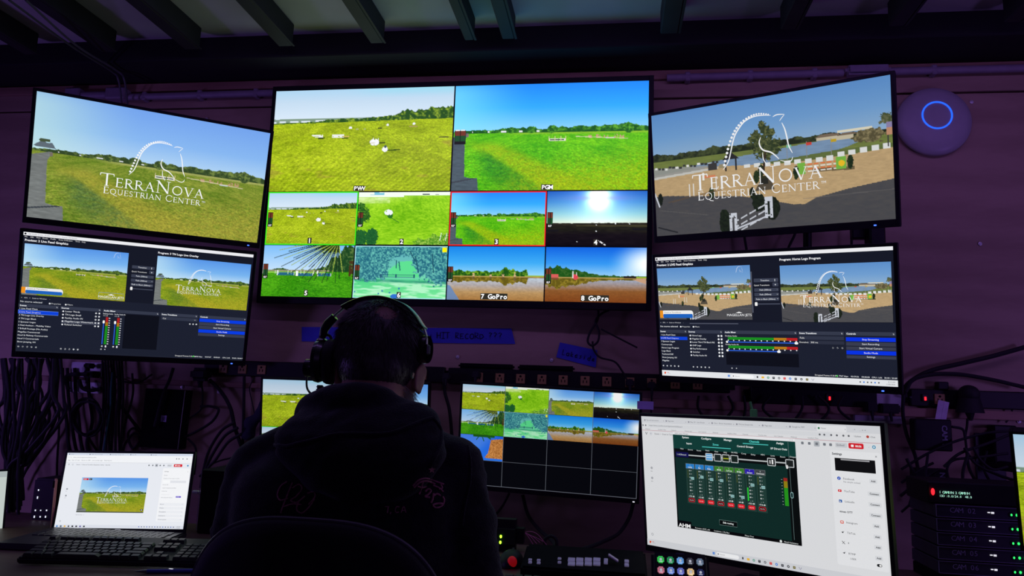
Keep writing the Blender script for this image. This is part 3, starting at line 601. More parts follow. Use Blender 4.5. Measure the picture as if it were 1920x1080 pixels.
def txtlist(c, lines, u, v, dv, h, col=OBSV, sx=1.0):
    for i, t in enumerate(lines):
        if t: c.text(t, u, v + dv * i, h, col, sx=sx)
def obs_common(c, T1, T2, painter, picL, picR, pal, prevt):
    c.box(0, 0, 1600, 900, (22, 25, 38), 1); c.box(0, 0, 1600, 24, (236, 236, 240), 2)
    c.disc(12, 12, 7, (30, 30, 34), 3); c.text('OBS Studio 31.0.3 - Profile: TerraNova - Scenes: TN Scenes', 26, 16, 8, (90, 90, 96), sx=1.1)
    for i, t in enumerate(('File', 'Edit', 'View', 'Docks', 'Profile', 'Scene Collection', 'Tools', 'Help')): c.text(t, (8, 44, 80, 120, 170, 222, 330, 372)[i], 38, 9, (225, 225, 228))
    c.text(T1, 10, 66, 16, (240, 240, 244), bold=1); c.text(T2, picR[0], 66 if prevt else 62, 15, (240, 240, 244), bold=1)
    c.box(0, 470 if prevt else 488, 1600, 900, (28, 32, 47), 2)
    c.pic(painter, *picL, 250, 140, 3); c.pic(painter, *picR, 250, 140, 3)
    c.logo(*picR, k=1.0 if not prevt else .86, ox=0 if not prevt else 90, oy=0 if not prevt else 90)
    a, b, cc, d = picL
    c.logo(cc - 105, b + 2, cc + 60, b + 112, k=1.0, ox=-480, oy=-70, full=False)
    # lower third banner and sponsor watermark
    bx0, by0, bx1, by1 = (10, 408, 276, 454) if prevt else (12, 402, 272, 458); mid = (by0 + by1) / 2 - 2
    c.rbox(bx0 + 14, by0, bx1, by1, 18, (238, 238, 236), 5); c.box(bx0, by0, bx0 + 26, by1, (236, 146, 30), 6)
    c.rbox(bx0 + 26, mid, bx1 - 4, by1, 8, (30, 98, 190), 6); c.text('Event at TerraNova', bx0 + 36, mid - 6, 11, (120, 112, 84), l=7)
    mxx = (514 + 679) / 2 if prevt else 610; my = 452 if prevt else 448
    c.text('MAGELLAN JETS', mxx, my - 4, 16, (245, 246, 248), 'c', l=6, sx=1.05); c.poly([(mxx - 24, my - 27), (mxx, my - 36), (mxx + 24, my - 27), (mxx, my - 25)], (240, 240, 240), 6)
    if prevt: c.line([(512, my - 44), (680, my - 44), (680, my + 4), (512, my + 4), (512, my - 44)], 1.6, (90, 150, 220), 6)
def obs_left():
    c = Canvas(.708, .708 * 9 / 16, (22, 25, 38))
    obs_common(c, 'Preview: 2 Live Feed Graphics', 'Program: 3 TN Logo Live Overlay', lambda U, V: p_path(U, V, 'obs'), (12, 84, 692, 466), (894, 84, 1590, 472), 'obs', True)
    g = (58, 63, 80)
    for a, b, t in ((176, 200, 'Transition'), (246, 270, 'Fade (300ms)'), (281, 305, 'Fade (300ms)'), (314, 338, 'Fade to Black (300ms)')): c.rbox(722, a, 880, b, 4, g, 3); c.text(t, 795, b - 7, 10, OBSV, 'c')
    c.text('Quick Transitions', 722, 229, 10); c.rbox(845, 208, 880, 234, 4, g, 3); c.text('+', 862, 228, 13, OBSV, 'c', 1)
    for y in (262, 297, 330): c.line([(864, y - 8), (869, y - 3), (874, y - 8)], 2.2, OBSV)
    c.box(858, 181, 861, 196, OBSV, 4); c.box(724, 357, 880, 362, (80, 86, 104), 3); c.rbox(722, 346, 738, 372, 5, (245, 245, 245), 4)
    c.text('<   43%   >   Scale to Window     -', 12, 494, 9, (200, 202, 208)); c.text('No source selected', 8, 524, 12, OBSV)
    for x, t in ((196, 'Properties'), (300, 'Filters')): c.disc(x, 522, 6, OBSV, 4); c.text(t, x + 10, 526, 10, (210, 212, 216))
    hd = (52, 57, 74)
    for a, b, t in ((0, 256, 'Scenes'), (266, 538, 'Sources'), (548, 942, 'Audio Mixer'), (953, 1226, 'Scene Transitions'), (1236, 1597, 'Controls')):
        c.box(a, 536, b, 560, hd, 3); c.text(t, a + 8, 554, 11, OBSV, bold=1); c.text('%', b - 16, 553, 9, OBSV)
    c.box(0, 583, 256, 610, (14, 66, 214), 4); c.line([(1, 583), (256, 583), (256, 610), (1, 610), (1, 583)], 2, (120, 160, 255), 5)
    txtlist(c, ['1 Live Feed Clean', '2 Live Feed Graphics', '3 TN Logo Live Overlay', '4 TN Logo Black', '5 Sponsor Logos', '6 Natl Anthem - Mobility Video', '7 B-Roll Footage (No Audio)', 'Magellan Commercial', 'Hoof & Midway Commercials', 'Hoof 3 Commercials', 'Show Jumping 101'], 6, 577, 25.4, 11)
    txtlist(c, ['Lower Thirds', 'TN Logo Small', 'Facility Audio IN', 'Magellan Logo Watermark', 'Roland Switcher'], 300, 579, 25.6, 12)
    c.box(280, 643, 538, 667, (62, 66, 82), 3)
    for i in range(5):
        c.disc(287, 574 + 25.6 * i, 6, OBSV, 5); c.disc(505, 574 + 25.6 * i, 6, OBSV, 5); c.disc(505, 574 + 25.6 * i, 2.5, (28, 32, 47), 6); c.rbox(522, 568 + 25.6 * i, 532, 580 + 25.6 * i, 2, OBSV, 5)
    for x0, t in ((552, 'Desktop Audio'), (630, 'Facility Audio IN')):
        c.text(t, x0, 577, 9.5, OBSV, sx=.8); c.text('-5.5 dB', x0, 592, 8, (200, 204, 210))
        c.box(x0 + 22, 600, x0 + 38, 640, (190, 24, 34), 4); c.box(x0 + 22, 640, x0 + 38, 668, (190, 120, 20), 4); c.box(x0 + 22, 668, x0 + 38, 815, (26, 150, 30), 4)
        c.box(x0 + 6, 640, x0 + 12, 815, (40, 96, 220), 4); c.rbox(x0 + 2, 626, x0 + 16, 650, 5, (245, 245, 245), 5); c.box(x0 + 29, 600, x0 + 31, 815, (20, 60, 22), 5)
        for k in range(12): c.box(x0 + 42, 604 + 18.5 * k, x0 + 52, 611 + 18.5 * k, (205, 208, 214), 4)
        c.disc(x0 + 10, 832, 6, OBSV); c.rbox(x0 + 30, 824, x0 + 40, 840, 3, OBSV, 4)
    c.box(702, 566, 945, 842, (14, 16, 26), 3); c.box(960, 566, 1226, 592, (48, 53, 70), 3); c.text('Cut', 970, 586, 11); c.line([(1200, 577), (1206, 583), (1212, 577)], 2.2, OBSV)
    for x in (1172, 1196, 1220): c.disc(x, 614, 6, OBSV)
    for a, b, t, on in ((563, 590, 'Stop Streaming', 1), (594, 618, 'Start Recording', 0), (622, 648, 'Start Virtual Camera', 0), (652, 679, 'Studio Mode', 1), (683, 706, 'Settings', 0)):
        c.box(1240, a, 1597, b, (8, 60, 226) if on else (56, 60, 78), 3); c.text(t, 1418, b - 8, 11, OBSV, 'c')
    c.disc(1585, 635, 7, OBSV); c.box(0, 888, 1600, 900, (30, 34, 48), 3)
    for x0 in (16, 290):
        for k in range(5): c.disc(x0 + 28 * k, 863 + (4 if x0 > 100 else 0), 6, OBSV)
    c.disc(558, 856, 5, OBSV); c.disc(584, 856, 4, OBSV)
    c.text('Dropped Frames 0 (0.0%)', 1085, 886, 10); c.poly([(1210, 886), (1226, 872), (1226, 886)], (60, 210, 70), 5); c.text('6000 kbps     00:59:57     00:00:00     CPU: 2.4%    30.00 / 30.00 FPS', 1232, 886, 9.5, OBSV, sx=1.0)
    return c
def obs_right():
    c = Canvas(.708, .708 * 9 / 16, (22, 25, 38))
    obs_common(c, 'Preview: 2 LIVE Feed Graphics', 'Program: Horse Logo Program', p_arena, (8, 83, 702, 470), (904, 96, 1586, 484), 'obs', False)
    g = (58, 63, 80)
    for a, b, t in ((180, 206, 'Transition'), (248, 272, 'Fade (300ms)'), (280, 304, 'Fade (300ms)'), (311, 337, 'Fade to Black (300ms)')): c.rbox(724, a, 890, b, 4, g, 3); c.text(t, 800, b - 7, 10, OBSV, 'c')
    c.text('Quick Transitions', 724, 232, 10); c.rbox(850, 211, 890, 238, 4, g, 3); c.text('+', 870, 232, 13, OBSV, 'c', 1); c.box(866, 186, 869, 202, OBSV, 4)
    for y in (264, 297, 329): c.line([(876, y - 8), (881, y - 3), (886, y - 8)], 2.2, OBSV)
    c.box(724, 356, 895, 362, (80, 86, 104), 3); c.rbox(724, 346, 742, 372, 5, (245, 245, 245), 4)
    c.box(704, 130, 712, 420, (84, 88, 104), 3); c.box(240, 496, 600, 502, (84, 88, 104), 3)
    c.text('<   39%   >   Scale to Window     -', 10, 498, 9, (200, 202, 208)); c.text('No source selected', 8, 528, 12, OBSV)
    for x, t in ((170, 'Properties'), (268, 'Filters')): c.disc(x, 524, 6, OBSV, 4); c.text(t, x + 10, 528, 10, (210, 212, 216))
    hd = (52, 57, 74)
    for a, b, t in ((0, 216, 'Scenes'), (222, 484, 'Sources'), (494, 998, 'Audio Mixer'), (1006, 1292, 'Scene Transitions'), (1302, 1597, 'Controls')):
        c.box(a, 548, b, 572, hd, 3); c.text(t, a + 6, 566, 11, OBSV, bold=1); c.text('%', b - 16, 565, 9, OBSV)
    c.box(2, 600, 216, 624, (14, 66, 214), 4)
    txtlist(c, ['1 Live Feed Clean', '2 LIVE Feed Graphics', '3 Sponsor Logos', 'Commercials', 'Horse Logo Program', 'Logo Black', 'Technical Diff', 'Show Jumping 101', 'Magellan'], 8, 592, 24.6, 11)
    txtlist(c, ['Horse Logo', 'Magellan Overlay', 'Lower Third TN Black INS', 'OHP Logo', 'Key Performance', 'Switcher', 'Facility Audio IN'], 252, 594, 24.6, 11, sx=.96)
    for i in range(7): c.disc(240, 589 + 24.6 * i, 6, OBSV, 5); c.disc(452, 589 + 24.6 * i, 7, OBSV, 5); c.rbox(468, 582 + 24.6 * i, 480, 596 + 24.6 * i, 3, OBSV, 5)
    for y0, e, t in ((606, 990, 'Desktop Audio'), (668, 872, 'Facility Audio IN')):
        c.text(t, 500, y0 - 14, 9.5); c.box(520, y0 - 10, 842, y0 + 8, (28, 150, 34), 4); c.box(842, y0 - 10, 926, y0 + 8, (196, 128, 24), 4); c.box(926, y0 - 10, 998, y0 + 8, (200, 26, 36), 4)
        c.box(520, y0 - 2, 990, y0, (14, 60, 20), 5)
        for k in range(13): c.disc(522 + 39 * k, y0 + 13, 4.5, (225, 228, 232), 5)
        c.box(512, y0 + 22, e, y0 + 28, (44, 100, 228), 4); c.disc(512, y0 + 25, 8, (245, 245, 245), 5); c.rbox(e - 12, y0 + 17, e + 12, y0 + 33, 7, (245, 245, 245), 5)
    c.box(500, 706, 1001, 798, (14, 16, 26), 3)
    c.box(1006, 580, 1292, 604, (48, 53, 70), 3); c.text('Fade', 1014, 598, 11); c.text('Duration   300 ms', 1010, 628, 11); c.box(1060, 612, 1292, 634, (44, 48, 64), 3)
    for x in (1222, 1250, 1280): c.disc(x, 658, 6, OBSV)
    for a, b, t, on in ((584, 610, 'Stop Streaming', 1), (616, 640, 'Start Recording', 0), (646, 668, 'Start Virtual Camera', 0), (672, 698, 'Studio Mode', 1), (704, 724, 'Settings', 0)):
        c.box(1304, a, 1596, b, (8, 50, 226) if on else (56, 60, 78), 3); c.text(t, 1450, b - 7, 11, OBSV, 'c')
    c.disc(1582, 657, 7, OBSV)
    for x0 in (14, 250):
        for k in range(5): c.disc(x0 + 30 * k, 824, 5.5, OBSV)
    c.disc(538, 822, 5, OBSV); c.disc(570, 822, 4, OBSV)
    c.text('Dropped Frames 0 (0.0%)', 1100, 850, 9.5); c.poly([(1228, 850), (1244, 838), (1244, 850)], (60, 210, 70), 5); c.text('7967 kbps    00:59:56    00:00:00   CPU: 1.6%   30.00 / 30.00 FPS', 1250, 850, 9.5, OBSV, sx=1.02)
    taskbar(c, 858, 300); return c
def taskbar(c, y0, x0, left=True, col=(226, 228, 232)):
    h = 900 - y0; k = h / 42; ym = y0 + h / 2; c.box(0, y0, 1600, 900, col, 5)
    if left: c.poly([(22, ym - 10 * k), (34, ym - 6 * k), (26, ym + 10 * k), (18, ym + 2 * k)], (226, 74, 30), 6); c.box(42, ym - 6 * k, 56, ym - 3 * k, (200, 60, 50), 6); c.box(42, ym + 3 * k, 68, ym + 5 * k, (170, 170, 176), 6)
    a = 505
    for i in range(2):
        for j in range(2): c.box(a + 8 * i, ym - 7.5 + 8 * j, a + 7 + 8 * i, ym - .5 + 8 * j, (20, 120, 220), 6)
    c.rbox(532, ym - 12, 690, ym + 12, 11, (244, 245, 247), 6); c.disc(545, ym, 5, (120, 120, 126), 7); c.text('Search', 556, ym + 4, 9, (130, 130, 136), l=7)
    cols = ((60, 60, 66), (236, 184, 60), (60, 150, 120), (50, 52, 60), (90, 90, 98), (220, 50, 50), (30, 120, 220), (60, 64, 72), (24, 24, 28), (120, 110, 50), (120, 120, 150))
    for i, cl in enumerate(cols):
        x = 716 + 37 * i
        if i == 0: c.box(x - 5, ym - 8, x + 5, ym + 6, cl, 6)
        elif i == 1: c.rbox(x - 9, ym - 7, x + 9, ym + 7, 2, cl, 6)
        elif i == 10: c.line([(x - 8, ym - 7), (x, ym + 7), (x + 8, ym - 7)], 3, cl, 6)
        elif i % 2: c.rbox(x - 8, ym - 8, x + 8, ym + 8, 3, cl, 6); c.box(x - 4, ym - 3, x + 4, ym - 1, (220, 220, 224), 7)
        else: c.disc(x, ym, 8, cl, 6); c.disc(x, ym, 3.5, (220, 224, 228), 7)
    for i in range(6): c.disc(1380 + 22 * i, ym, 5, ((90, 90, 96), (40, 120, 220), (80, 80, 86))[i % 3], 6)
    c.text('8:15 AM', 1585, ym - 4, 8, (60, 60, 66), 'r', l=6); c.text('11/06/2025', 1585, ym + 11, 8, (60, 60, 66), 'r', l=6)

# the big multiview television
def multiview():
    c = Canvas(1.44, .81, (4, 5, 8), 1.12)
    g = 3
    c.pic(p_field, 0, 0, 801 - g, 449, 330, 186); c.pic(lambda U, V: p_path(U, V, 'vivid'), 804, 0, 1600, 449, 330, 186)
    c.pic(p_field, 4, 456, 402, 675, 180, 102); c.pic(p_aerial, 407, 454, 801, 676, 180, 102)
    c.pic(lambda U, V: p_path(U, V, 'vivid'), 807, 458, 1197, 674, 180, 102); c.pic(p_sun, 1204, 454, 1600, 675, 180, 102)
    c.pic(p_palm, 0, 682, 401, 900, 190, 104); c.pic(p_wood, 406, 682, 801, 900, 190, 104)
    c.pic(p_water, 806, 682, 1200, 900, 180, 102); c.pic(lambda U, V: p_water(U, V, True), 1205, 682, 1600, 900, 180, 102)
    def ring(a, b, d, e, col, w=5): c.box(a, b, d, b + w, col, 3); c.box(a, e - w, d, e, col, 3); c.box(a, b, a + w, e, col, 3); c.box(d - w, b, d, e, col, 3)
    ring(0, 451, 405, 680, (60, 226, 30)); ring(803, 453, 1201, 679, (226, 34, 40))
    for t, x, y, hh in (('PVW', 405, 445, 17), ('PGM', 1201, 445, 17), ('1', 201, 671, 19), ('2', 604, 673, 19), ('3', 1002, 671, 19), ('4', 1401, 671, 19), ('5', 201, 893, 19), ('6', 604, 895, 19), ('7 GoPro', 1000, 894, 19), ('8 GoPro', 1402, 894, 19)):
        wd = 15.5 * len(t); c.box(x - wd / 2 - 1, y - hh - 3, x + wd / 2 + 1, y + 3, (46, 44, 36), 3); c.text(t, x - wd / 2, y, hh, (250, 250, 250), 'l', 1, 4, mono=15.5)
    def meter(x, y, w_=22, h_=62, t='8.F', hot=0):
        c.box(x, y, x + w_, y + h_, (26, 26, 22), 3)
        for k in (0, 1): c.box(x + 2 + k * w_ * .5, y + 2, x + w_ * .5 - 1 + k * w_ * .5, y + h_ * .38, (112, 52, 36), 4); c.box(x + 2 + k * w_ * .5, y + h_ * .38, x + w_ * .5 - 1 + k * w_ * .5, y + h_ * .78, (30, 76, 40), 4)
        if t: c.text(t, x + w_ / 2, y + h_ - 2, 8, (240, 240, 240), 'c', 1, 5)
    for x, y in ((6, 540), (409, 540), (808, 540), (1206, 540), (2, 762), (408, 762), (806, 765), (1206, 768)): meter(x, y)
    meter(808, 193, 48, 60, '')
    for i in (0, 1): c.box(812 + 22 * i, 190, 830 + 22 * i, 196, (225, 225, 225), 4)
    return c
tv = monitor('television', pose((-.611, 2.569, 1.865), -1.1, -1.5, -.2), 1.44, 'largest wall television in the centre, ten tiled camera views marked PVW and PGM', 'television', multiview(), (.016, .018, .020, .026), .05, arm='wall')

c = Canvas(.708, .708 * 9 / 16, gain=1.0); c.pic(lambda U, V: p_path(U, V, 'tl'), 0, 0, 1600, 900, 420, 236)
c.logo(0, 0, 1600, 900, k=.812, ox=198, oy=118)
monitor('monitor', pose((-1.553, 2.208, 1.828), 35.9, -17, .6), .708, 'black angled monitor at upper left, full-screen green field with the TerraNova logo', 'monitor', c, (.011, .012, .010, .020), led=(.325, blue_led))
c = Canvas(.708, .708 * 9 / 16, gain=.90); c.pic(p_arena, 0, 0, 1600, 900, 420, 236); c.logo(0, 0, 1600, 900)
monitor('monitor', pose((.44, 2.226, 1.85), -26.8, -11.3, -1.5), .708, 'black angled monitor at upper right, full-screen sand arena with the TerraNova logo', 'monitor', c, (.011, .012, .010, .022), led=(.302, blue_led))
monitor('monitor', pose((-1.633, 2.318, 1.403), 33.1, -16.6, .5), .708, 'black monitor at left, streaming software with two green field previews', 'monitor', obs_left(), (.011, .012, .010, .020), led=(.318, blue_led))
monitor('monitor', pose((.464, 2.325, 1.39), -26.8, -14, -1.9), .708, 'black monitor at right, streaming software with two sand arena previews', 'monitor', obs_right(), (.011, .012, .010, .022), led=(.315, blue_led))

def grid_view(full):
    c = Canvas(.598, .598 * 9 / 16, (6, 7, 12), .86)
    if full:
        P = [p_field, p_aerial, lambda U, V: p_path(U, V, 'obs'), p_sun, p_palm, p_wood, p_water, lambda U, V: p_water(U, V, True), p_log]
        for i, f in enumerate(P): x, y = i % 4 * 400, i // 4 * 225; c.pic(f, x + (2 if i % 4 else 0), y + (2 if i > 3 else 0), x + 398, y + 224, 110, 62)
        for x in (400, 800, 1200): c.box(x - 2, 0, x + 2, 900, (96, 100, 110), 3)
        for y in (675,): c.box(0, y - 1.5, 1600, y + 1.5, (96, 100, 110), 3)
        c.box(0, 895, 1600, 900, (96, 100, 110), 3); c.box(1595, 450, 1600, 900, (96, 100, 110), 3)
    else:
        c.pic(p_field, 0, 0, 799, 449, 200, 112); c.pic(lambda U, V: p_path(U, V, 'obs'), 802, 0, 1600, 449, 200, 112)
        for i, f in enumerate([p_field, p_aerial, p_palm, p_sun]): c.pic(f, i * 400 + 2, 453, i * 400 + 398, 674, 90, 50)
        c.box(0, 451, 403, 456, (60, 226, 30), 3)
        for i, f in enumerate([p_palm, p_wood, p_water, lambda U, V: p_water(U, V, True)]): c.pic(f, i * 400 + 2, 678, i * 400 + 398, 900, 90, 50)
    return c
monitor('monitor', pose((-.216, 2.477, .981), -3.6, -5, -1.4), .598, 'low centre monitor right of the man, nine small camera pictures above empty black cells', 'monitor', grid_view(True), (.008, .008, .008, .016), led=(.29, white_glow))
monitor('monitor', pose((-.949, 2.541, .983), 4.1, -8, .1), .598, 'low monitor mostly hidden behind the man, showing grass and blue sky', 'monitor', grid_view(False), (.008, .008, .008, .016))

def browser(c, k=1):
    c.box(0, 0, 1600, 900, (226, 227, 230), 1)
def white_ui():
    c = Canvas(.598, .598 * 9 / 16, (226, 227, 230), .88); c.box(0, 0, 1600, 44, (214, 216, 221), 2)
    dk = (70, 72, 78)
    for i, t in enumerate(('Tips and instructions', 'Page view', 'Map 101 - Live Stream', 'Claro - Better Automation', 'TN Live Stream Info', 'Page stats', 'Google Inc MPP', 'Vimeo')):
        x = 30 + 175 * i; c.disc(x, 26, 6, (150, 150, 160) if i < 7 else (20, 110, 60), 4); c.text(t, x + 12, 30, 9, (110, 112, 118), sx=.9); c.text('x', x + 150, 30, 8, dk)
        if i == 7: c.rbox(x - 12, 8, x + 160, 44, 6, (232, 233, 236), 3)
    c.text('- +      _  o  x', 1450, 30, 9, dk); c.text('https://vimeo.com/live-event/app/event/dashboard', 62, 66, 9, (90, 92, 98)); c.rbox(50, 50, 1330, 76, 12, (220, 222, 226), 2)
    for i, x in enumerate((12, 34)): c.disc(x, 63, 6, (120, 122, 128), 3)
    for i in range(12): c.text(('Webmail', 'Installed | Main', 'Channels', 'Overlay stats', 'Live Calendar')[i % 5], 30 + 105 * i, 92, 8, (120, 122, 128), sx=.9)
    for x in (1258, 1285, 1325, 1358, 1395, 1425): c.disc(x, 64, 6, (100, 102, 108), 3)
    c.text('Update', 1455, 68, 9, dk); c.disc(1530, 63, 8, (180, 70, 60), 4); c.text('Chat', 1545, 68, 9, dk); c.box(0, 96, 1600, 99, (196, 150, 158), 2)
    c.line([(30, 112), (36, 128), (44, 112)], 4, (30, 34, 40)); c.disc(74, 120, 12, (214, 216, 222), 3); c.text('<', 70, 124, 9, dk); c.text('Events  >  Event at TerraNova', 105, 124, 10, dk)
    for y in (400, 470): c.disc(66, y - 160 + 120, 9, (170, 172, 178), 3); c.text('Info', 57, y - 160 + 146, 7, dk)
    c.disc(45, 822, 9, (150, 152, 158), 3); c.disc(45, 822, 6, (226, 227, 230), 4)
    for i, x in enumerate((1150, 1192, 1236, 1282, 1318)):
        if i == 2: c.rbox(x - 17, 105, x + 17, 137, 6, (180, 184, 190), 3)
        c.rbox(x - 8, 113, x + 8, 129, 4, (120, 124, 132), 4)
    c.rbox(1345, 107, 1412, 134, 5, (206, 208, 213), 3); c.text('Embed', 1352, 125, 11, dk); c.rbox(1420, 104, 1504, 136, 7, (214, 32, 44), 4); c.rbox(1434, 113, 1449, 127, 3, (250, 250, 250), 5); c.text('00:56', 1458, 126, 11, (250, 250, 250), l=5, bold=1)
    c.text('...', 1528, 124, 9, dk); c.disc(1560, 120, 10, (70, 150, 190), 4); c.disc(1560, 120, 5, (220, 230, 235), 5)
    # settings column
    c.rbox(1310, 152, 1590, 815, 10, (234, 235, 238), 2); c.text('Settings', 1322, 178, 13, dk, bold=1); c.text('x', 1562, 178, 14, dk); c.box(1335, 196, 1560, 270, (16, 16, 18), 4); c.box(1370, 200, 1530, 207, (170, 170, 174), 5)
    rows = [('Facebook', 'Add', (40, 80, 190), 314), ('YouTube', 'Connect', (220, 30, 40), 386), ('LinkedIn', 'Connect', (30, 90, 170), 446), ('vimeo OTT', 'Connect', (20, 20, 24), 506), ('Instagram', 'Add', (200, 60, 130), 566), ('TikTok', 'Add', (20, 20, 24), 626), ('X', 'Add', (20, 20, 24), 684), ('RTMP', 'Add', (80, 80, 86), 744)]
    for t, b_, cl, y in rows:
        x = 1352
        if t == 'Facebook': c.disc(x, y, 10, cl, 4); c.text('f', x - 2, y + 6, 11, (240, 240, 240), l=5, bold=1)
        elif t == 'YouTube': c.rbox(x - 10, y - 7, x + 10, y + 7, 3, cl, 4); c.poly([(x - 3, y - 4), (x + 5, y), (x - 3, y + 4)], (250, 250, 250), 5)
        elif t == 'LinkedIn': c.rbox(x - 9, y - 8, x + 9, y + 8, 2, cl, 4); c.text('in', x - 6, y + 5, 9, (240, 240, 240), l=5, bold=1)
        elif t == 'Instagram': c.rbox(x - 10, y - 8, x + 10, y + 10, 5, (226, 120, 110), 4); c.disc(x, y, 5, (240, 240, 240), 5)
        elif t == 'X': c.line([(x - 8, y - 8), (x + 8, y + 9)], 3, cl); c.line([(x + 8, y - 8), (x - 8, y + 9)], 1.6, cl)
        elif t != 'vimeo OTT': c.disc(x, y, 4, cl, 4); c.line([(x - 8, y), (x + 8, y - 6)], 2, cl)
        c.text(t if t != 'X' else '4', 1376 if t != 'vimeo OTT' else 1342, y + 5, 11, (60, 62, 68), bold=1 if 'vimeo' in t else 0)
        wd = 62 if b_ == 'Connect' else 34; c.rbox(1542 - wd / 2 - 4, y - 12, 1542 + wd / 2 + 4, y + 13, 5, (222, 224, 228), 3); c.text(b_, 1542, y + 5, 10, (50, 52, 58), 'c', bold=1)
    c.text('No simple embed', 1376, 336, 9, (110, 112, 118)); c.text('USER', 1384, 776, 10, dk); c.rbox(1528, 776, 1556, 792, 8, (30, 32, 36), 4); c.disc(1547, 784, 6, (240, 240, 240), 5)
    # the mixer window in front of the browser
    c.box(252, 98, 1106, 116, (238, 238, 241), 6); c.text('AHM System Manager', 268, 111, 8, dk, l=7); c.text('_  o  x', 1060, 110, 8, dk, l=7)
    c.box(252, 116, 1106, 742, (10, 14, 14), 6); c.box(252, 116, 1106, 210, (18, 62, 56), 7); c.box(262, 270, 1046, 722, (16, 44, 40), 7)
    ui = (225, 232, 230)
    for t, x in (('System', 350), ('Configure', 505), ('Manage', 660), ('Channels', 842), ('Assign', 1010)): c.text(t, x, 137, 13, ui if t != 'Channels' else (90, 220, 210), 'c', bold=1, l=8)
    for t, x, y in (('Inputs', 375, 176), ('Zones', 572, 172), ('Control Groups', 778, 172), ('I/P Direct Outs', 1000, 172)): c.text(t, x, y, 12, ui if t != 'Zones' else (90, 220, 210), 'c', bold=1, l=8)
    c.box(764, 144, 934, 149, (80, 205, 195), 8); c.box(472, 184, 678, 189, (80, 205, 195), 8); c.box(272, 246, 1080, 254, (190, 196, 196), 7)
    for i, t in enumerate(('Main', 'Source', 'Room', 'Patch', 'Gate', 'PEQ', 'Filt PEQ', 'Comp', 'Delay', 'ADC', 'Limit', 'Room', 'Output')): c.text(t, 318 + 64 * i, 214 + (i % 3) * 2, 9, ui, 'c', l=8)
    c.rbox(268, 232, 366, 266, 5, (20, 20, 80), 8); c.text('1 AGExtend', 276, 254, 10, ui, l=9)
    for x, cl in ((520, (100, 170, 225)), (582, (30, 40, 40)), (640, (36, 44, 30)), (700, (24, 34, 30)), (948, (30, 34, 34)), (1064, (30, 34, 34))):
        c.rbox(x - 27, 226, x + 27, 276, 6, (200, 204, 206), 8); c.box(x - 22, 231, x + 22, 271, cl, 9)
    c.box(500, 240, 540, 244, (230, 240, 250), 10); c.box(500, 252, 540, 256, (230, 240, 250), 10); c.box(622, 250, 660, 255, (190, 200, 30), 10); c.box(936, 240, 942, 262, (240, 240, 240), 10); c.box(950, 236, 960, 264, (240, 240, 240), 10)
    names = ['Lobby', 'Bar', 'Patio', 'MCM', 'Cof Lve', 'Bridge', 'Stream', 'Comment']; hc = [(40, 130, 206)] * 3 + [(58, 130, 40)] * 3 + [(44, 30, 176), (66, 70, 74)]
    lev = ['-17.9', '-1.2', '-8.4', '-5.1', '-inf', '-inf', '-12.3', '-17.6']; fd = [.33, .24, .30, .30, .88, .88, .35, .40]; on = [0, 1, 1, 0, 1, 1, 1, 0]
    for i in range(8):
        x = 340 + 71 * i; c.box(x, 306, x + 66, 340, (120, 128, 128), 8); c.box(x + 2, 308, x + 64, 338, hc[i], 9); c.text(str(i + 1), x + 33, 321, 8, ui, 'c', l=10); c.text(names[i], x + 33, 334, 9, ui, 'c', bold=1, l=10)
        c.box(x, 340, x + 66, 572, (34, 62, 56), 8); c.box(x + 12, 350, x + 17, 505, (20, 40, 30) if i != 6 else (20, 34, 20), 9)
        if i == 6: c.box(x + 10, 425, x + 18, 508, (40, 220, 50), 10)
        else: c.box(x + 12, 350, x + 17, 400, (92, 96, 30), 9)
        for k in range(8): y = 352 + 22 * k; c.text(('10', '5', '0', '5', '10', '20', '40', '-')[k], x + 28, y + 5, 8, ui, 'c', l=9, bold=1); c.box(x + 38, y, x + 44, y + 2, ui, 9)
        y = 350 + 160 * fd[i]; c.rbox(x + 34, y - 9, x + 60, y + 9, 4, (150, 196, 196), 10); c.box(x + 34, y - 1, x + 60, y + 1, (20, 40, 40), 11)
        c.text(lev[i] + ' dB', x + 33, 528, 9, ui, 'c', bold=1, l=9); c.rbox(x + 10, 536, x + 56, 562, 8, (226, 30, 44), 9)
        if not on[i]: c.rbox(x + 13, 539, x + 53, 559, 6, (40, 14, 18), 10)
        c.text('MUTE', x + 33, 554, 8, (250, 200, 200), 'c', l=11)
    c.box(1018, 342, 1042, 362, (160, 40, 34), 9); c.box(1018, 362, 1042, 402, (150, 130, 20), 9); c.box(1018, 402, 1042, 512, (40, 150, 30), 9)
    for k in range(9): c.text('--', 1010, 356 + 19 * k, 8, ui, 'r', bold=1, l=9)
    c.rbox(568, 654, 692, 686, 4, (8, 12, 12), 9); c.line([(568, 654), (692, 654), (692, 686), (568, 686), (568, 654)], 1.5, (130, 160, 155), 10); c.text('Edit routing', 630, 674, 11, ui, 'c', bold=1, l=10)
    c.box(1040, 262, 1052, 284, (235, 235, 235), 9); c.box(252, 722, 1106, 742, (8, 8, 10), 8); c.box(252, 696, 360, 742, (8, 8, 10), 8); c.text('AHM', 262, 738, 24, (245, 245, 245), bold=1, l=9, sx=1.25)
    for t, x in (('Firmware AHM_v40', 440), ('Locations: 1 My Box', 580), ('Meter Post', 770)): c.text(t, x, 735, 9, ui, 'c', l=9)
    c.disc(976, 732, 8, ui, 9); c.text('Need Assistance', 1040, 736, 9, ui, 'c', l=9); c.box(1060, 120, 1063, 712, (90, 110, 110), 8); c.rbox(1056, 424, 1074, 462, 8, (150, 190, 190), 9); c.rbox(1059, 428, 1071, 458, 6, (14, 40, 40), 10)
    taskbar(c, 857, 300, col=(212, 214, 219)); return c
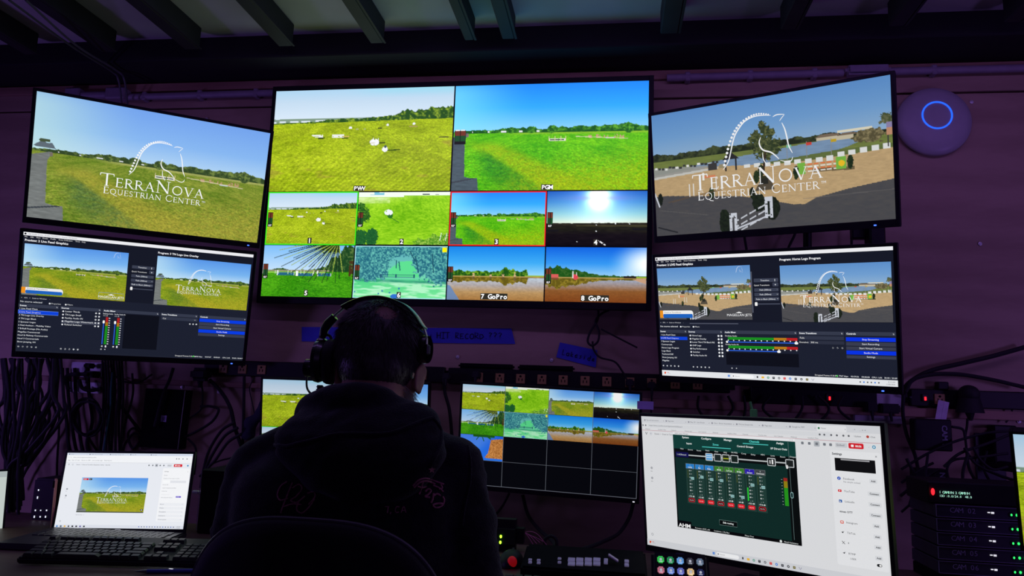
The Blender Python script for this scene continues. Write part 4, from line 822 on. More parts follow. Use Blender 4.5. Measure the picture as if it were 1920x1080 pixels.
wh = monitor('monitor', pose((.33, 1.862, .915), -35.1, -5.5, .5), .598, 'bright white desktop monitor at lower right with a dark green mixer window open', 'monitor', white_ui(), (.007, .009, .008, .016), .030, arm='none')
# ------------------------------------------------------------------ desk and wall fittings
D = .675; FZ = -.05
Mi = wh.matrix_world.inverted()
sb = MB(); nk0 = Vector((0, .045, -.02)); nk1 = Vector((0, .075, -.165))
sb.tube([nk0, Vector((0, .07, -.05)), nk1], [.022, .02, .018], 12); sb.build('stand_neck', dmetal, wh)
bp = wh.matrix_world @ nk1; q = Mi.to_3x3().to_4x4()
MB().box(Mi @ Vector((bp.x, bp.y - .02, D + .006)), (.24, .20, .012), .004, M=q @ Matrix.Rotation(R(-35), 4, 'Z')).box(Mi @ Vector((bp.x, bp.y, D + .03)), (.04, .03, .05), .004, M=q @ Matrix.Rotation(R(-35), 4, 'Z')).build('stand_base', dmetal, wh)
desk = empty('desk', (-.55, 2.0, FZ), 'long dark desk along the plywood wall carrying the laptop, console and white monitor', 'desk')
dk = wood('desk_laminate', (.16, .10, .07), (.10, .06, .045), (1, 6, 1), .5)
def local(o, p): return Vector(p) - o.location
MB().box(local(desk, (-.55, 1.91, D - .014)), (5.3, .78, .028), .003).build('desktop', dk, desk)
for x in (-3.1, -1.75, .55, 2.0):
    for y in (1.60, 2.22): MB().box(local(desk, (x, y, (D - .028 + FZ) / 2)), (.05, .05, D - .028 - FZ), .003).build('leg', dmetal, desk)

def thing(name, label, cat, b, m, group=None, loc=None):
    o = b.build(name, m); tag(o, label, cat, group)
    if loc is not None: o.location = loc
    return o
# screws with washers in the plywood
scr = [(387, 223, 'above the upper left monitor'), (1822, 191, 'to the right of the round wall disc'), (1838, 457, 'alone on bare plywood at the right'), (858, 669, 'under the long blue tape strip'), (1034, 675, 'left of the tilted blue tape piece'), (341, 726, 'above the black wall box'), (410, 735, 'on plywood right of the black wall box'), (1911, 790, 'above the laptop at the far right edge')]
s0 = None
for x, y, t in scr:
    p = at(x, y, WY - .002)
    if s0 is None:
        s0 = empty('wall_screw', p); MB().lathe([(.0065, .002), (.0065, 0), (.0035, -.0005), (.0035, .001)], axis=(0, 1, 0), n=16).build('washer', steel, s0)
        MB().lathe([(0, -.0028), (.003, -.002), (.0036, .0)], axis=(0, 1, 0), n=12).box((0, -.0028, 0), (.004, .0006, .0008)).build('screw_head', steel, s0); o = s0
    else:
        o = s0.copy(); C.objects.link(o)
        for ch in s0.children: k = ch.copy(); C.objects.link(k); k.parent = o
    o.location = p; tag(o, 'small round screw and washer ' + t, 'screw', 'screws in the plywood wall')
# conduit with its fittings along the top of the wall
pvc = mat('conduit_paint', (.30, .27, .33), .5, var=.08)
def conduit(x0, x1, z0, z1, label):
    r = empty('conduit', (x0, WY - .022, z0), label, 'conduit')
    MB().cyl((0, 0, 0), (x1 - x0, 0, z1 - z0), .014, n=16).build('pipe', pvc, r)
    for i in range(3):
        x = (x1 - x0) * (.12 + .36 * i); z = (z1 - z0) * x / (x1 - x0); MB().box((x, .004, z), (.02, .034, .036), .004).build('clip', pvc, r)
    return r
p = at(1625, 122, WY - .03)
conduit(.18, p.x - .0785, 2.318, 2.322, 'grey pipe conduit at the wall top above the arena monitor, left of the oblong fitting')
conduit(p.x + .0785, 2.2, 2.322, 2.322, 'grey pipe conduit at the wall top above the round wall disc')
b = MB(); b.box((0, 0, 0), (.155, .05, .036), .012, seg=3); b.box((0, -.026, 0), (.13, .004, .026), .002)
o = thing('pipe_fitting', 'oblong conduit fitting joining the grey pipe above the upper right monitor', 'conduit fitting', b, pvc, loc=(p.x, p.y, 2.322))
MB().lathe([(0, -.003), (.004, -.003), (.004, 0)], c=(-.06, -.027, 0), axis=(0, -1, 0), n=10).lathe([(0, -.003), (.004, -.003), (.004, 0)], c=(.06, -.027, 0), axis=(0, -1, 0), n=10).build('cover_screws', steel, o)
conduit(-2.02, -1.34, 2.292, 2.296, 'grey pipe conduit at the wall top between upper left monitor and television')
p = at(222, 172, WY - .03)
b = MB(); b.box((0, 0, 0), (.09, .05, .05), .006); b.cyl((-.045, 0, 0), (-.16, 0, 0), .016, n=12); b.box((-.2, 0, .005), (.07, .04, .05), .006)
thing('junction_box', 'small box with a fitting on the wall top above the upper left monitor', 'junction box', b, pvc, loc=(p.x, WY - .03, 2.30))
for i, (x, lb) in enumerate(((222, 'thin cable dropping from the ceiling beside the junction box'), (233, 'second thin cable dropping from the ceiling to the upper left monitor'))):
    pts = [at(x - 205 + i * 20, 0, Y=1.9), at(x - 90, 85, Y=2.25), at(x - 15, 130, Y=2.5), at(x, 150, Y=2.53), at(x + 6, 195, Y=2.60)]
    for q_ in pts: q_.z = min(q_.z, 2.345)
    thing('cable', lb, 'cable', MB().tube(spline(pts), .004, 6), mat('thin_cable', (.10, .11, .12), .5))

# round access point
apc = at(1752, 227, WY - .02)
ap = empty('access_point', (apc.x, WY - .0, apc.z), 'round pale ceiling-style wireless disc with a glowing blue ring, on the wall at upper right', 'wireless access point')
MB().lathe([(.118, 0), (.126, -.012), (.122, -.022), (.10, -.030), (.07, -.034), (.0, -.035)], axis=(0, 1, 0), n=72).build('body', whitep, ap, smooth=60)
MB().lathe([(.046, -.0335), (.046, -.0358), (.051, -.0358), (.051, -.0335)], c=(.004, 0, .016), axis=(0, 1, 0), n=64).build('light_ring', glow('ring_blue', (30, 90, 255), 1.6), ap)

# power strips
outm = mat('outlet_face', (.42, .26, .09), .5, var=.06)
def outlet_mesh():
    b = MB(); b.box((0, 0, 0), (.032, .006, .034), .001); me = b.build('outlet', outm); return me
OUT = None
def outlet(parent, x, z):
    global OUT
    if OUT is None:
        OUT = outlet_mesh(); sl = MB(); sl.box((-.006, -.0032, -.003), (.003, .001, .010)); sl.box((.006, -.0032, -.003), (.003, .001, .009)); sl.lathe([(0, -.0006), (.004, -.0006), (.004, .0004)], c=(0, -.0032, .009), axis=(0, 1, 0), n=10)
        s_ = sl.build('slots', matte, OUT); o = OUT
    else:
        o = OUT.copy(); C.objects.link(o)
        for ch in OUT.children: k = ch.copy(); C.objects.link(k); k.parent = o
    o.parent = parent; o.location = (x, -.0285, z); return o
def strip(x0, x1, z, label, xs, sw=None, h=.058):
    r = empty('power_strip', ((x0 + x1) / 2, WY, z), label, 'power strip'); cx = (x0 + x1) / 2
    MB().box((0, -.012, 0), (x1 - x0, .030, h), .003).box((x0 - cx + .01, -.003, 0), (.06, .006, h * .6), .001).box((x1 - cx - .01, -.003, 0), (.06, .006, h * .6), .001).build('housing', black, r)
    for x in xs: outlet(r, x - cx, -.003)
    if sw:
        MB().box((sw - cx, -.030, 0), (.018, .008, .024), .002).build('switch', mat('switch_black', (.03, .02, .02), .4), r); MB().box((sw - cx, -.0345, -.003), (.006, .003, .012), .001).build('power_light', red_led, r, label='red lit power light')
        MB().lathe([(0, -.004), (.004, -.003), (.004, 0)], c=(sw - cx - .045, -.027, 0), axis=(0, 1, 0), n=10).build('reset_button', dmetal, r)
    return r
z1 = at(1016, 710, WY - .03).z
strip(-.60, .40, z1, 'long power strip with a row of tan outlets above the low centre monitor', [at(x, 708, WY - .03).x for x in (897, 937, 976, 1016, 1056, 1097, 1138, 1181, 1222, 1266, 1308)])
strip(-1.55, -.615, z1 + .002, 'power strip with tan outlets under the left software monitor, partly behind the man', [at(x, 692, WY - .03).x for x in (418, 454, 490, 792)])
z3 = at(1800, 748, WY - .03).z
strip(at(1702, 745, WY).x, 1.75, z3, 'power strip with a red lit switch at the right, below the curved cables', [at(x, 745, WY - .03).x for x in (1762,)], sw=at(1734, 744, WY - .03).x)
strip(.47, .88, z3 - .01, 'dark power strip hidden under the right software monitor with a red light', [], sw=at(1558, 737, WY - .05).x)
# black plugs in the strips
def plug(px, py, label, sz=(.03, .035, .026), Y=WY - .045):
    p = at(px, py, Y); b = MB(); b.box((0, 0, 0), sz, .005, seg=2); b.cyl((0, -sz[1] * .3, -sz[2] * .3), (0, -sz[1] * .5, -sz[2] * 1.3), .006, .0035, n=10); thing('plug', label, 'plug', b, rubber, loc=p)
plug(893, 703, 'black plug in the first outlet right of the man')
plug(838, 706, 'black plug at the left end of the long power strip')
plug(1181, 718, 'black plug at the end of the coiled television cable'); plug(1222, 723, 'black plug above the purple tape on the low centre monitor')
for x, w_, lb, y in ((912, .105, 'flat black bar lying on the power strip, directly beside the man', 682), (1024, .105, 'flat black bar lying on the power strip, farther from the man', 688)):
    p = at(x, y, WY - .02); thing('adapter_bar', lb, 'adapter', MB().box((0, 0, 0), (w_ * 1.95, .028, .018), .006, seg=2), matte, 'black bars on the power strip', loc=(p.x, WY - .016, z1 + .029 + .0095))
# wall plates with plugs
plate_m = mat('plate_white', (.62, .60, .66), .35, var=.04)
def plate(px, py, w_, h_, label):
    p = at(px, py, WY - .004); r = empty('wall_plate', (p.x, WY - .003, p.z), label, 'outlet plate')
    MB().box((0, -.002, 0), (w_, .010, h_), .003, seg=2).build('plate', plate_m, r)
    for dz in (h_ * .2, -h_ * .2): MB().box((0, -.008, dz), (.034, .004, .030), .002).box((0, -.0105, dz), (.012, .001, .012)).build('socket', plate_m, r)
    return r
plate(161, 708, .135, .12, 'white outlet plate with black plugs under the left software monitor')
plate(1645, 766, .155, .10, 'white outlet plate with two black plugs under the right software monitor')
plug(172, 702, 'large black plug pushed into the left white outlet plate', (.050, .045, .026)); plug(168, 686, 'second black plug above it in the left outlet plate', (.032, .035, .020))
plug(1632, 763, 'round black plug on the left of the right outlet plate', (.036, .04, .034)); plug(1666, 766, 'wide black plug on the right of the right outlet plate', (.06, .05, .032))
p = at(1817, 745, WY - .06); b = MB(); b.ell((0, 0, .01), (.032, .035, .030)); b.tube([(0, 0, .0), (0, 0, -.05)], [.03, .042], 16); b.cyl((0, 0, -.05), (0, 0, -.075), .014, .006)
thing('power_adapter', 'bell shaped black power adapter hanging from the right power strip', 'adapter', b, rubber, loc=p)
p = at(377, 702, WY - .055); b = MB(); b.box((0, 0, 0), (.075, .05, .05), .014, seg=3); b.cyl((0, 0, -.02), (0, 0, -.05), .012, .006)
thing('power_adapter', 'square black power adapter under the left software monitor', 'adapter', b, rubber, loc=p)
thing('cable_clip', 'small black block on top of the right power strip', 'clip', MB().box((0, 0, 0), (.034, .03, .026), .003), black, loc=(at(1768, 722, WY - .03).x, WY - .02, z3 + .042))

# black box on the wall
p = at(308, 788, WY - .03)
bx = empty('junction_enclosure', (p.x, WY - .002, p.z), 'flat black box screwed to the wall behind the laptop, with a small pale logo', 'wall box')
pts = [at(*q_, Y=WY - .05) for q_ in ((275, 728), (349, 732), (335, 842), (262, 838))]
MB().prism([Vector((v.x, WY - .055, v.z)) - bx.location for v in pts], (0, .05, 0)).build('case', matte, bx)
MB().tube([Vector((v.x, WY - .056, v.z)) - bx.location for v in (pts[1], pts[2])], .0012, 6).build('edge_strip', mat('edge_grey', (.35, .33, .36), .3), bx, label='thin pale edge line')
l0 = at(307, 785, WY - .056) - bx.location; lg = mat('logo_violet', (.40, .34, .62), .5)
b = MB(); b.box(l0, (.022, .001, .024), .001); b.box(l0 + Vector((-.028, 0, 0)), (.003, .001, .052)); b.build('logo', lg, bx)
b = MB(); b.box(l0 + Vector((.0, -.0008, .004)), (.014, .0006, .002)); b.box(l0 + Vector((.0, -.0008, -.001)), (.014, .0006, .002)); b.tube([l0 + Vector((-.006, -.0008, -.009)), l0 + Vector((0, -.0008, -.004)), l0 + Vector((.006, -.0008, -.008))], .001, 5); b.build('logo_mark', matte, bx)
# black pouch of cables
p = at(478, 792, WY - .05); b = MB()
for i in range(16): t = rng.uniform(-1, 1); b.ell((.045 * t + rng.uniform(-.012, .02), rng.uniform(-.01, .015), .065 * t + rng.uniform(-.02, .02)), (.014 + .016 * rng.rand(), .016, .014 + .016 * rng.rand()), seg=12, rings=8)
pc = thing('cable_pouch', 'crumpled dark blue cloth pouch hanging beside the hidden low monitor', 'pouch', b, mat('pouch_cloth', (.022, .02, .055), .8), loc=p); remesh(pc, .006, 6)

# painter's tape with handwriting
tape_m = mat('blue_tape', (.045, .06, .62), .7, var=.08); ink = mat('marker_ink', (.004, .004, .01), .7)
HAND = {'y': [[(0, 1), (.5, .35)], [(1, 1), (.2, -.4)]], 'o': [arc(.5, .45, .45, .45, 0, 360, 10)], 'u': [[(0, .9), (.1, .1), (.8, .1), (.9, .9), (.95, 0)]], 'H': [[(0, 1.4), (.05, 0)], [(.9, 1.4), (.85, 0)], [(0, .7), (.9, .75)]], 'I': [[(.4, 1.4), (.4, 0)], [(0, 1.4), (.8, 1.4)], [(0, 0), (.8, 0)]], 'T': [[(.5, 1.4), (.45, 0)], [(-.1, 1.35), (1.1, 1.4)]],
 'R': [[(.1, 0), (.1, 1.4), (.8, 1.2), (.75, .8), (.1, .65), (.95, 0)]], 'E': [[(.9, 1.1), (.1, 1.1), (.1, 0), (.9, 0)], [(.1, .55), (.7, .6)]], 'C': [[(.9, 1), (.4, 1.15), (.05, .6), (.3, 0), (.9, .1)]], 'O': [arc(.5, .55, .5, .55, 0, 360, 12)], 'D': [[(.1, 0), (.1, 1.1), (.7, .95), (.95, .5), (.6, .05), (.1, 0)]], '?': [[(0, 1.2), (.4, 1.45), (.8, 1.2), (.4, .7), (.4, .4)], [(.4, .08), (.42, .0)]], '.': [[(.3, .1), (.35, .0)]],
 'L': [[(.1, 1.5), (.05, 0), (.8, .05)]], 'a': [arc(.4, .4, .38, .4, 0, 360, 10), [(.8, .8), (.85, 0)]], 'k': [[(.1, 1.4), (.1, 0)], [(.7, .8), (.1, .4), (.8, 0)]], 'e': [[(.1, .45), (.8, .5), (.6, .9), (.1, .6), (.2, .05), (.85, .15)]], 's': [[(.8, .85), (.2, .75), (.7, .3), (.1, .05)]], 'i': [[(.3, .8), (.3, 0)], [(.3, 1.2), (.32, 1.1)]], 'd': [arc(.4, .35, .36, .36, 0, 360, 10), [(.8, 1.4), (.8, 0)]], 'r': [[(.2, .8), (.2, 0), (.25, .6), (.8, .8)]]}
def tape(px, text, h, label, x_off, w_off=0, m=tape_m, adv=1.35):
    P4 = [at(*q_, Y=WY) for q_ in px]; o0 = sum(P4, Vector()) / 4; r = MB().prism([Vector((v.x, WY - .0012, v.z)) - Vector((o0.x, 0, o0.z)) for v in P4], (0, .0010, 0)).build('tape', m); r.location = (o0.x, 0, o0.z); tag(r, label, 'tape')
    if text:
        ux = (P4[1] - P4[0]); ux.y = 0; ux.normalize(); uz = Vector((-ux.z, 0, ux.x)); base = (P4[3] - o0); base.y = WY - .0018; b = MB(); x = x_off
        for c in text:
            if c == ' ': x += h * 1.1; continue
            for st in HAND[c]:
                b.tube([base + ux * (x + (sx_ + random.uniform(-.05, .05)) * h * .9) + uz * (w_off + (sz_ + random.uniform(-.05, .05)) * h) for sx_, sz_ in st], .0015, 4)
            x += h * adv * (1.0 if c not in '.I' else .8)
        b.build('handwriting', ink, r)
    return r
tape([(566, 613), (959, 616), (966, 645), (566, 640)], 'you HIT RECORD.???', .0165, 'long strip of blue tape reading HIT RECORD, behind the headset', .455, .016, adv=1.12)
tape([(1050, 642), (1120, 657), (1117, 689), (1043, 670)], 'Lakeside', .013, 'short tilted piece of blue tape with handwriting, right of the long strip', .018, .014, adv=1.2)
pm = at(1210, 760, Y=2.435); tp = thing('tape', 'small lilac tape flag on the top corner of the low centre monitor', 'tape', MB().box((0, 0, 0), (.052, .001, .026)), mat('lilac_tape', (.50, .42, .80), .6), loc=pm)

# ------------------------------------------------------------------ cables
def cable(pts, label, Y=WY - .03, r=.005, m=rubber, group=None):
    P = [at(q_[0], q_[1], Y=(q_[2] if len(q_) > 2 else Y)) for q_ in pts]
    for v in P: v.y = min(v.y, WY - r - .002); v.z = max(v.z, D + r)
    return thing('cable', label, 'cable', MB().tube(spline(P, 7), r, 8), m, group)
GL_ = 'dark cables in the tangle at the far left'
for i in range(34):
    x0 = 1 + i * 3.5 + rng.uniform(-4, 4); ym = 740 + rng.uniform(-20, 60); xe = 22 + rng.uniform(-12, 20)
    cable([(x0, 672), (x0 + rng.uniform(-10, 12), ym - 35), (x0 + rng.uniform(-14, 8), ym), (x0 * .45 + xe * .5 + rng.uniform(-8, 8), ym + 70), (xe, 880), (xe - 6 + rng.uniform(-4, 8), 985)], 'dark cable hanging in the dense tangle at the far left edge', WY - .10 - .0100 * ((i * 9) % 34), .0045 + .0018 * rng.rand(), group=GL_)
cable([(118, 780), (85, 830), (50, 880), (34, 915)], 'straight dark cable slanting down left from the plate to the far left tangle')
cable([(111, 770), (110, 820), (107, 870), (107, 935)], 'dark cable hanging straight down behind the small black tower', r=.004)
cable([(86, 760), (78, 790), (60, 810), (45, 825)], 'thin dark cable curving right of the far left tangle', r=.003)
cable([(54, 672), (52, 700), (53, 720), (38, 738), (30, 740)], 'thin dark cable above the far left tangle', r=.002)
for i, (a, z_) in enumerate(((117, 128), (126, 140), (140, 152), (165, 163))):
    cable([(a, 690), (a + 2, 740), (a + 8, 790), (z_, 830), (z_ + 8, 862)], 'thick dark cable dropping from the left outlet plate, %s of four' % ('leftmost', 'second', 'third', 'rightmost')[i], WY - .035 - .006 * i, .006)
cable([(128, 730), (124, 708), (135, 702), (165, 702)], 'dark cable bending into the left outlet plate', WY - .07, .0075)
cable([(148, 712), (155, 728), (172, 732), (190, 728)], 'dark cable sagging under the plugs of the left outlet plate', WY - .06, .007)
lp = [(163 + 27 * math.cos(a_) * (1 + .12 * math.sin(a_ * .37)) + 3 * math.sin(a_ * .7), 783 + 33 * math.sin(a_) * (1 + .1 * math.cos(a_ * .53)), WY - .03 - .004 * k) for k, a_ in enumerate([j * 2 * PI / 9 for j in range(48)])]
lp = [(x, y, WY - .045 - .03 * (.5 + .5 * math.sin(i * .31)) - .05) for i, (x, y, _) in enumerate(lp)]
cable([(160, 725, WY - .03)] + lp + [(185, 850, WY - .04)], 'coiled dark cable hanging in a loose round coil under the left outlet plate', r=.0045)
cable([(211, 698), (208, 730), (207, 765), (200, 805), (193, 850)], 'teal green cable in the bundle right of the coil', WY - .09, .0035, mat('teal_cable', (.05, .22, .20), .5))
for i in range(8):
    x0 = 192 + 5.2 * i; cable([(x0, 676), (x0 + 2 + rng.uniform(-3, 3), 730), (x0 + rng.uniform(-4, 6), 790), (x0 - 4 + rng.uniform(-6, 6), 856)], 'dark cable in the vertical bundle between the coil and the black wall box', WY - .03 - .0095 * ((i * 3) % 8), .0042, group='vertical bundle of dark cables left of the black wall box')
cable([(226, 760), (245, 785), (262, 808), (275, 830)], 'dark cable slanting down right to the black wall box', r=.006)
cable([(248, 700), (249, 740), (236, 790), (225, 850)], 'dark cable curving down just left of the black wall box', r=.004)
cable([(268, 812), (250, 803), (240, 815), (248, 840), (262, 826), (252, 812), (236, 830), (228, 852)], 'dark cable looped beside the lower left of the black wall box', r=.0045)
cable([(215, 705), (235, 716), (262, 716), (285, 702)], 'thin dark cable sagging above the black wall box', r=.0035)
cable([(325, 690), (318, 712), (306, 740), (290, 800)], 'dark cable passing over the top of the black wall box', WY - .07, .006)
cable([(378, 715), (380, 745), (376, 768), (355, 785), (350, 795)], 'thin dark cable from the square adapter back to the black wall box', r=.0035)
cable([(376, 762), (395, 762), (410, 768), (398, 790), (370, 808), (345, 820)], 'dark cable making a sideways hook right of the black wall box', r=.005)
cable([(393, 712), (415, 735), (432, 765), (440, 800), (452, 835)], 'thick dark cable sweeping down right from the adapter', r=.007)
cable([(458, 695), (457, 760), (455, 840)], 'dark cable hanging straight beside the cable pouch', WY - .02, .0055)
cable([(477, 708), (468, 728), (473, 755), (479, 785)], 'very thin dark cable curling above the cable pouch', r=.002)
for i, (a_, b_) in enumerate(((0, 0), (6, 10), (12, 22))):
    cable([(440 + a_, 792 + b_), (415 + a_, 808 + b_), (392 + a_, 845 + b_ * .8), (382 + a_ * .6, 880), (376 + a_ * .4, 915)], 'dark cable arching down from the cable pouch, %s of three' % ('outermost', 'middle', 'innermost')[i], WY - .07 - .014 * i, .0055)
cable([(352, 822), (366, 838), (367, 860), (364, 890)], 'dark cable hooked down from the lower corner of the black wall box', r=.004)
cable([(452, 835), (440, 855), (412, 864), (392, 872)], 'thin dark cable running left behind the man\'s shoulder', r=.003)
cable([(374, 893), (385, 886), (400, 895)], 'thin dark cable curl above the black box right of the laptop', 2.3, .004)
# television cable
cable([(1122, 572), (1120, 600), (1107, 622), (1102, 640), (1110, 648), (1121, 640), (1123, 622), (1117, 602), (1128, 588), (1150, 578)], 'coiled black cable hanging under the television', WY - .04, .004)
cable([(1111, 640), (1113, 655), (1125, 670), (1152, 678), (1166, 695), (1177, 715)], 'black cable running from the coil down to the power strip', WY - .03, .0035)
cable([(1127, 617), (1160, 634), (1195, 652)], 'stiff black cable end sticking out right of the coil', WY - .05, .003)
cable([(832, 705), (834, 735), (842, 765), (846, 800), (848, 830)], 'black cable hanging between the two low monitors', WY - .05, .006)
cable([(1222, 727), (1222, 745), (1221, 775)], 'thin black cable dropping behind the lilac tape flag', r=.003)
# under the low centre monitor
cable([(955, 925), (940, 952), (920, 975)], 'dark cable under the low centre monitor, nearest the man', WY - .05, .004)
cable([(980, 928), (990, 965), (1010, 992, 2.5), (1035, 1014, 2.36), (1042, 1030, 2.26)], 'dark cable drooping from the low centre monitor to the desk', WY - .06, .006)
cable([(1022, 1030), (1022, 1012), (1033, 1005), (1043, 1012), (1044, 1030)], 'small dark cable hoop standing behind the console', 2.26, .005)
cable([(1188, 940), (1180, 970), (1160, 1000, 2.48), (1130, 1016, 2.38), (1110, 1024, 2.30), (1085, 1040, 2.24)], 'dark cable curving from the monitor corner down to the console', WY - .10, .006)
pk = mat('pink_fibre', (.55, .16, .26), .5)
for i in range(4): cable([(928, 990 + i * 2), (960, 985 + i * 3), (985 + i * 5, 1000 + i * 2), (1000 + i * 6, 1030)], 'thin pink fibre cable arching between the man\'s elbow and the console', 2.30 + .02 * i, .0012, pk, 'pink fibre cables behind the console')
cable([(968, 1012), (985, 998), (1005, 1000), (1025, 1022)], 'thin pink fibre cable in a low bow nearest the console', 2.25, .0012, pk)
# right side
cable([(1697, 745), (1700, 722), (1740, 697), (1800, 682), (1860, 668), (1925, 650)], 'thick black cable sweeping up to the right edge above the red switch', WY - .03, .0075)
cable([(1698, 735), (1712, 712), (1750, 702), (1800, 702), (1860, 712), (1925, 727)], 'thick black cable bowing down to the right edge above the red switch', WY - .045, .0065)
cable([(1694, 740), (1693, 775), (1700, 815), (1716, 855), (1724, 900), (1727, 940)], 'black cable hanging down right of the white monitor', WY - .05, .006)
cable([(1814, 785), (1813, 800), (1810, 818), (1812, 840)], 'cable of the bell shaped adapter', WY - .06, .004)
cable([(1898, 760), (1896, 778), (1886, 792)], 'thin black cable by the screw at the right edge', WY - .02, .003)
GR = 'crossing dark cables behind the stacked camera units'
for gi, pts in enumerate(([(1690, 880), (1740, 850), (1790, 828), (1850, 812), (1895, 808)], [(1770, 875), (1800, 850), (1850, 832), (1900, 812)], [(1780, 905), (1776, 878), (1790, 862), (1830, 858), (1890, 850)], [(1812, 840), (1818, 880), (1840, 920), (1850, 945)], [(1808, 840), (1830, 870), (1870, 890), (1900, 900)], [(1825, 840), (1838, 862), (1862, 880), (1890, 875)], [(1690, 905), (1730, 878), (1750, 868)], [(1688, 930), (1720, 905), (1760, 880)], [(1815, 850), (1805, 890), (1812, 930)], [(1850, 845), (1845, 880), (1870, 925)], [(1785, 800), (1805, 805), (1810, 822)], [(1740, 850), (1735, 900), (1742, 940)], [(1700, 860), (1716, 900), (1705, 950)], [(1690, 960), (1715, 940), (1740, 935)])):
    cable(pts, 'dark cable crossing the tangle above and left of the stacked camera units', WY - .14 - .011 * ((gi * 5) % 14), .0035 + .0015 * rng.rand(), group=GR)
for (x, y, w_, h_, t_, lb) in ((1745, 815, .11, .10, 'CAM 1', 'black camera adapter box with pale vertical lettering, left of the bell adapter'), (1880, 835, .07, .13, 'CAM 02', 'black camera adapter box with pale vertical lettering beside the far right laptop'), (1742, 893, .10, .05, 'NH', 'small black box directly above the red dot display unit')):
    p = at(x, y, WY - (.10 if x < 1850 else .035)); r = empty('adapter_box', p, lb, 'adapter box'); MB().box((0, 0, 0), (w_, .05, h_), .004).build('case', black, r)
    g, wd = text_geo(t_, .016, 1); b = MB()
    for vs, fs in g:
        V = [b.bm.verts.new((w_ * .22 + vy, -.0262, h_ * .32 - vx)) for vx, vy in vs]
        for f in fs: b.bm.faces.new([V[i] for i in f])
    b.build('lettering', mat('pale_letters', (.25, .25, .36), .6), r, smooth=0)
for i, (x0, y0, x1, y1) in enumerate(((1396, 440, 1400, 470), (1490, 436, 1477, 470), (1597, 436, 1597, 470))): cable([(x0, y0 - 10), (x0, y0 + 4), (x1, y1), (x1 + 2, y1 + 30)], 'cable in the gap between the two right monitors, %s of three' % ('leftmost', 'middle', 'rightmost')[i], r=.0045)
b = MB(); b.cyl(at(1514, 420, 2.56), at(1514, 480, 2.56), .014); thing('mount_pole', 'thick black mounting pole in the gap between the two right monitors', 'pole', b, dmetal)
b = MB(); p = at(1640, 440, 2.5); b.box(p, (.05, .06, .10), .006); b.box(p + Vector((-.04, .03, .01)), (.05, .03, .04), .004); thing('monitor_mount', 'chunky mount block under the right corner of the arena monitor', 'mount', b, dmetal)
b = MB(); p = at(1413, 770, 2.40); b.box((0, 0, -.012), (.022, .012, .034), .003); b.cyl((-.004, 0, 0), (-.010, 0, .028), .004, n=8); thing('green_lit_piece', 'small green-lit piece peeking over the white monitor', 'tag', b, mat('green_lit', (.10, .55, .10), .5), loc=p)  # green light on this piece is put into its base colour
b = MB(); b.box((0, 0, 0), (.034, .0015, .075), .0006, M=Matrix.Rotation(R(12), 4, 'Y')); b.box((.004, -.001, 0), (.006, .001, .07), 0, M=Matrix.Rotation(R(12), 4, 'Y')); thing('paper_tag', 'pale paper tag hanging from the right power strip', 'tag', b, mat('paper', (.7, .62, .8), .8), loc=at(1766, 773, WY - .05))
for i in range(7): x0 = 1310 + 46 * i; cable([(x0 + 10 * math.sin(i * 2), 742), (x0 + 18 * math.sin(i * 1.7), 768), (x0 + 26 * math.cos(i * 2.1), 800)], 'dark cable in the row hanging behind the top of the white monitor', WY - .05, .0045, group='dark cables behind the white monitor')
# ------------------------------------------------------------------ laptops
key_m = mat('key_plastic', (.030, .030, .034), .38, var=.1, spec=.6)
def laptop(M, w, cv, label, yaw, keys=True, depth=.25, ar=9 / 16, bez=.007, bot=.019):
    """M: pose of the screen; the base lies flat on the desk"""
    h = w * ar; hin = M @ Vector((0, .006, -h / 2 - bot)); root = empty('laptop', (hin.x, hin.y, D), label, 'laptop')
    Rz = Matrix.Rotation(R(yaw), 4, 'Z'); root.matrix_world = Matrix.Translation((hin.x, hin.y, D)) @ Rz; inv = root.matrix_world.inverted()
    lid = MB(); hh = h + bez + bot
    for a, c_, e, f in ((-w / 2 - bez, -w / 2, -h / 2 - bot, h / 2 + bez), (w / 2, w / 2 + bez, -h / 2 - bot, h / 2 + bez), (-w / 2, w / 2, -h / 2 - bot, -h / 2), (-w / 2, w / 2, h / 2, h / 2 + bez)): lid.box(((a + c_) / 2, .002, (e + f) / 2), (c_ - a, .006, f - e), .0006)
    lid.box((0, .006, (bez - bot) / 2), (w + 2 * bez, .006, hh), .002); bmesh.ops.transform(lid.bm, matrix=inv @ M, verts=lid.bm.verts); lo = lid.build('lid', black, root)
    sc = cv.build('screen', root, SM); sc.matrix_parent_inverse = Matrix(); sc.matrix_local = inv @ M
    b = MB(); b.box((0, -depth / 2 + .01, .009), (w + 2 * bez, depth, .018), .004, seg=2); b.cyl((-w * .4, .004, .014), (w * .4, .004, .014), .007, n=12); b.build('base', mat('laptop_body', (.035, .035, .040), .4, .3), root)
    if keys:
        kb = MB(); rows = 6; kw = (w - .03) / 19
        for r_ in range(rows):
            for k in range(19):
                if r_ == 5 and 4 < k < 9: continue
                kb.box((-w / 2 + .015 + kw * (k + .5) + (r_ % 2) * .002, -.028 - r_ * .0185, .0190), (kw * .88, .0155, .003), .0006)
            if r_ == 5: kb.box((-w / 2 + .015 + kw * 7, -.028 - r_ * .0185, .0190), (kw * 3.9, .0155, .003), .0006)
        kb.build('laptop_keys', key_m, root); MB().box((0, -.185, .0182), (.12, .07, .0006)).build('touchpad', mat('touchpad', (.05, .05, .055), .3), root)
        lg_ = MB(); lg_.tube([(-.008, -.008, .0185), (-.006, -.006, .0187), (.006, -.006, .0187), (.008, -.008, .0185)], .0008, 5); lg_.build('badge', mat('badge', (.7, .7, .75), .3, emit=.3), root)
    return root
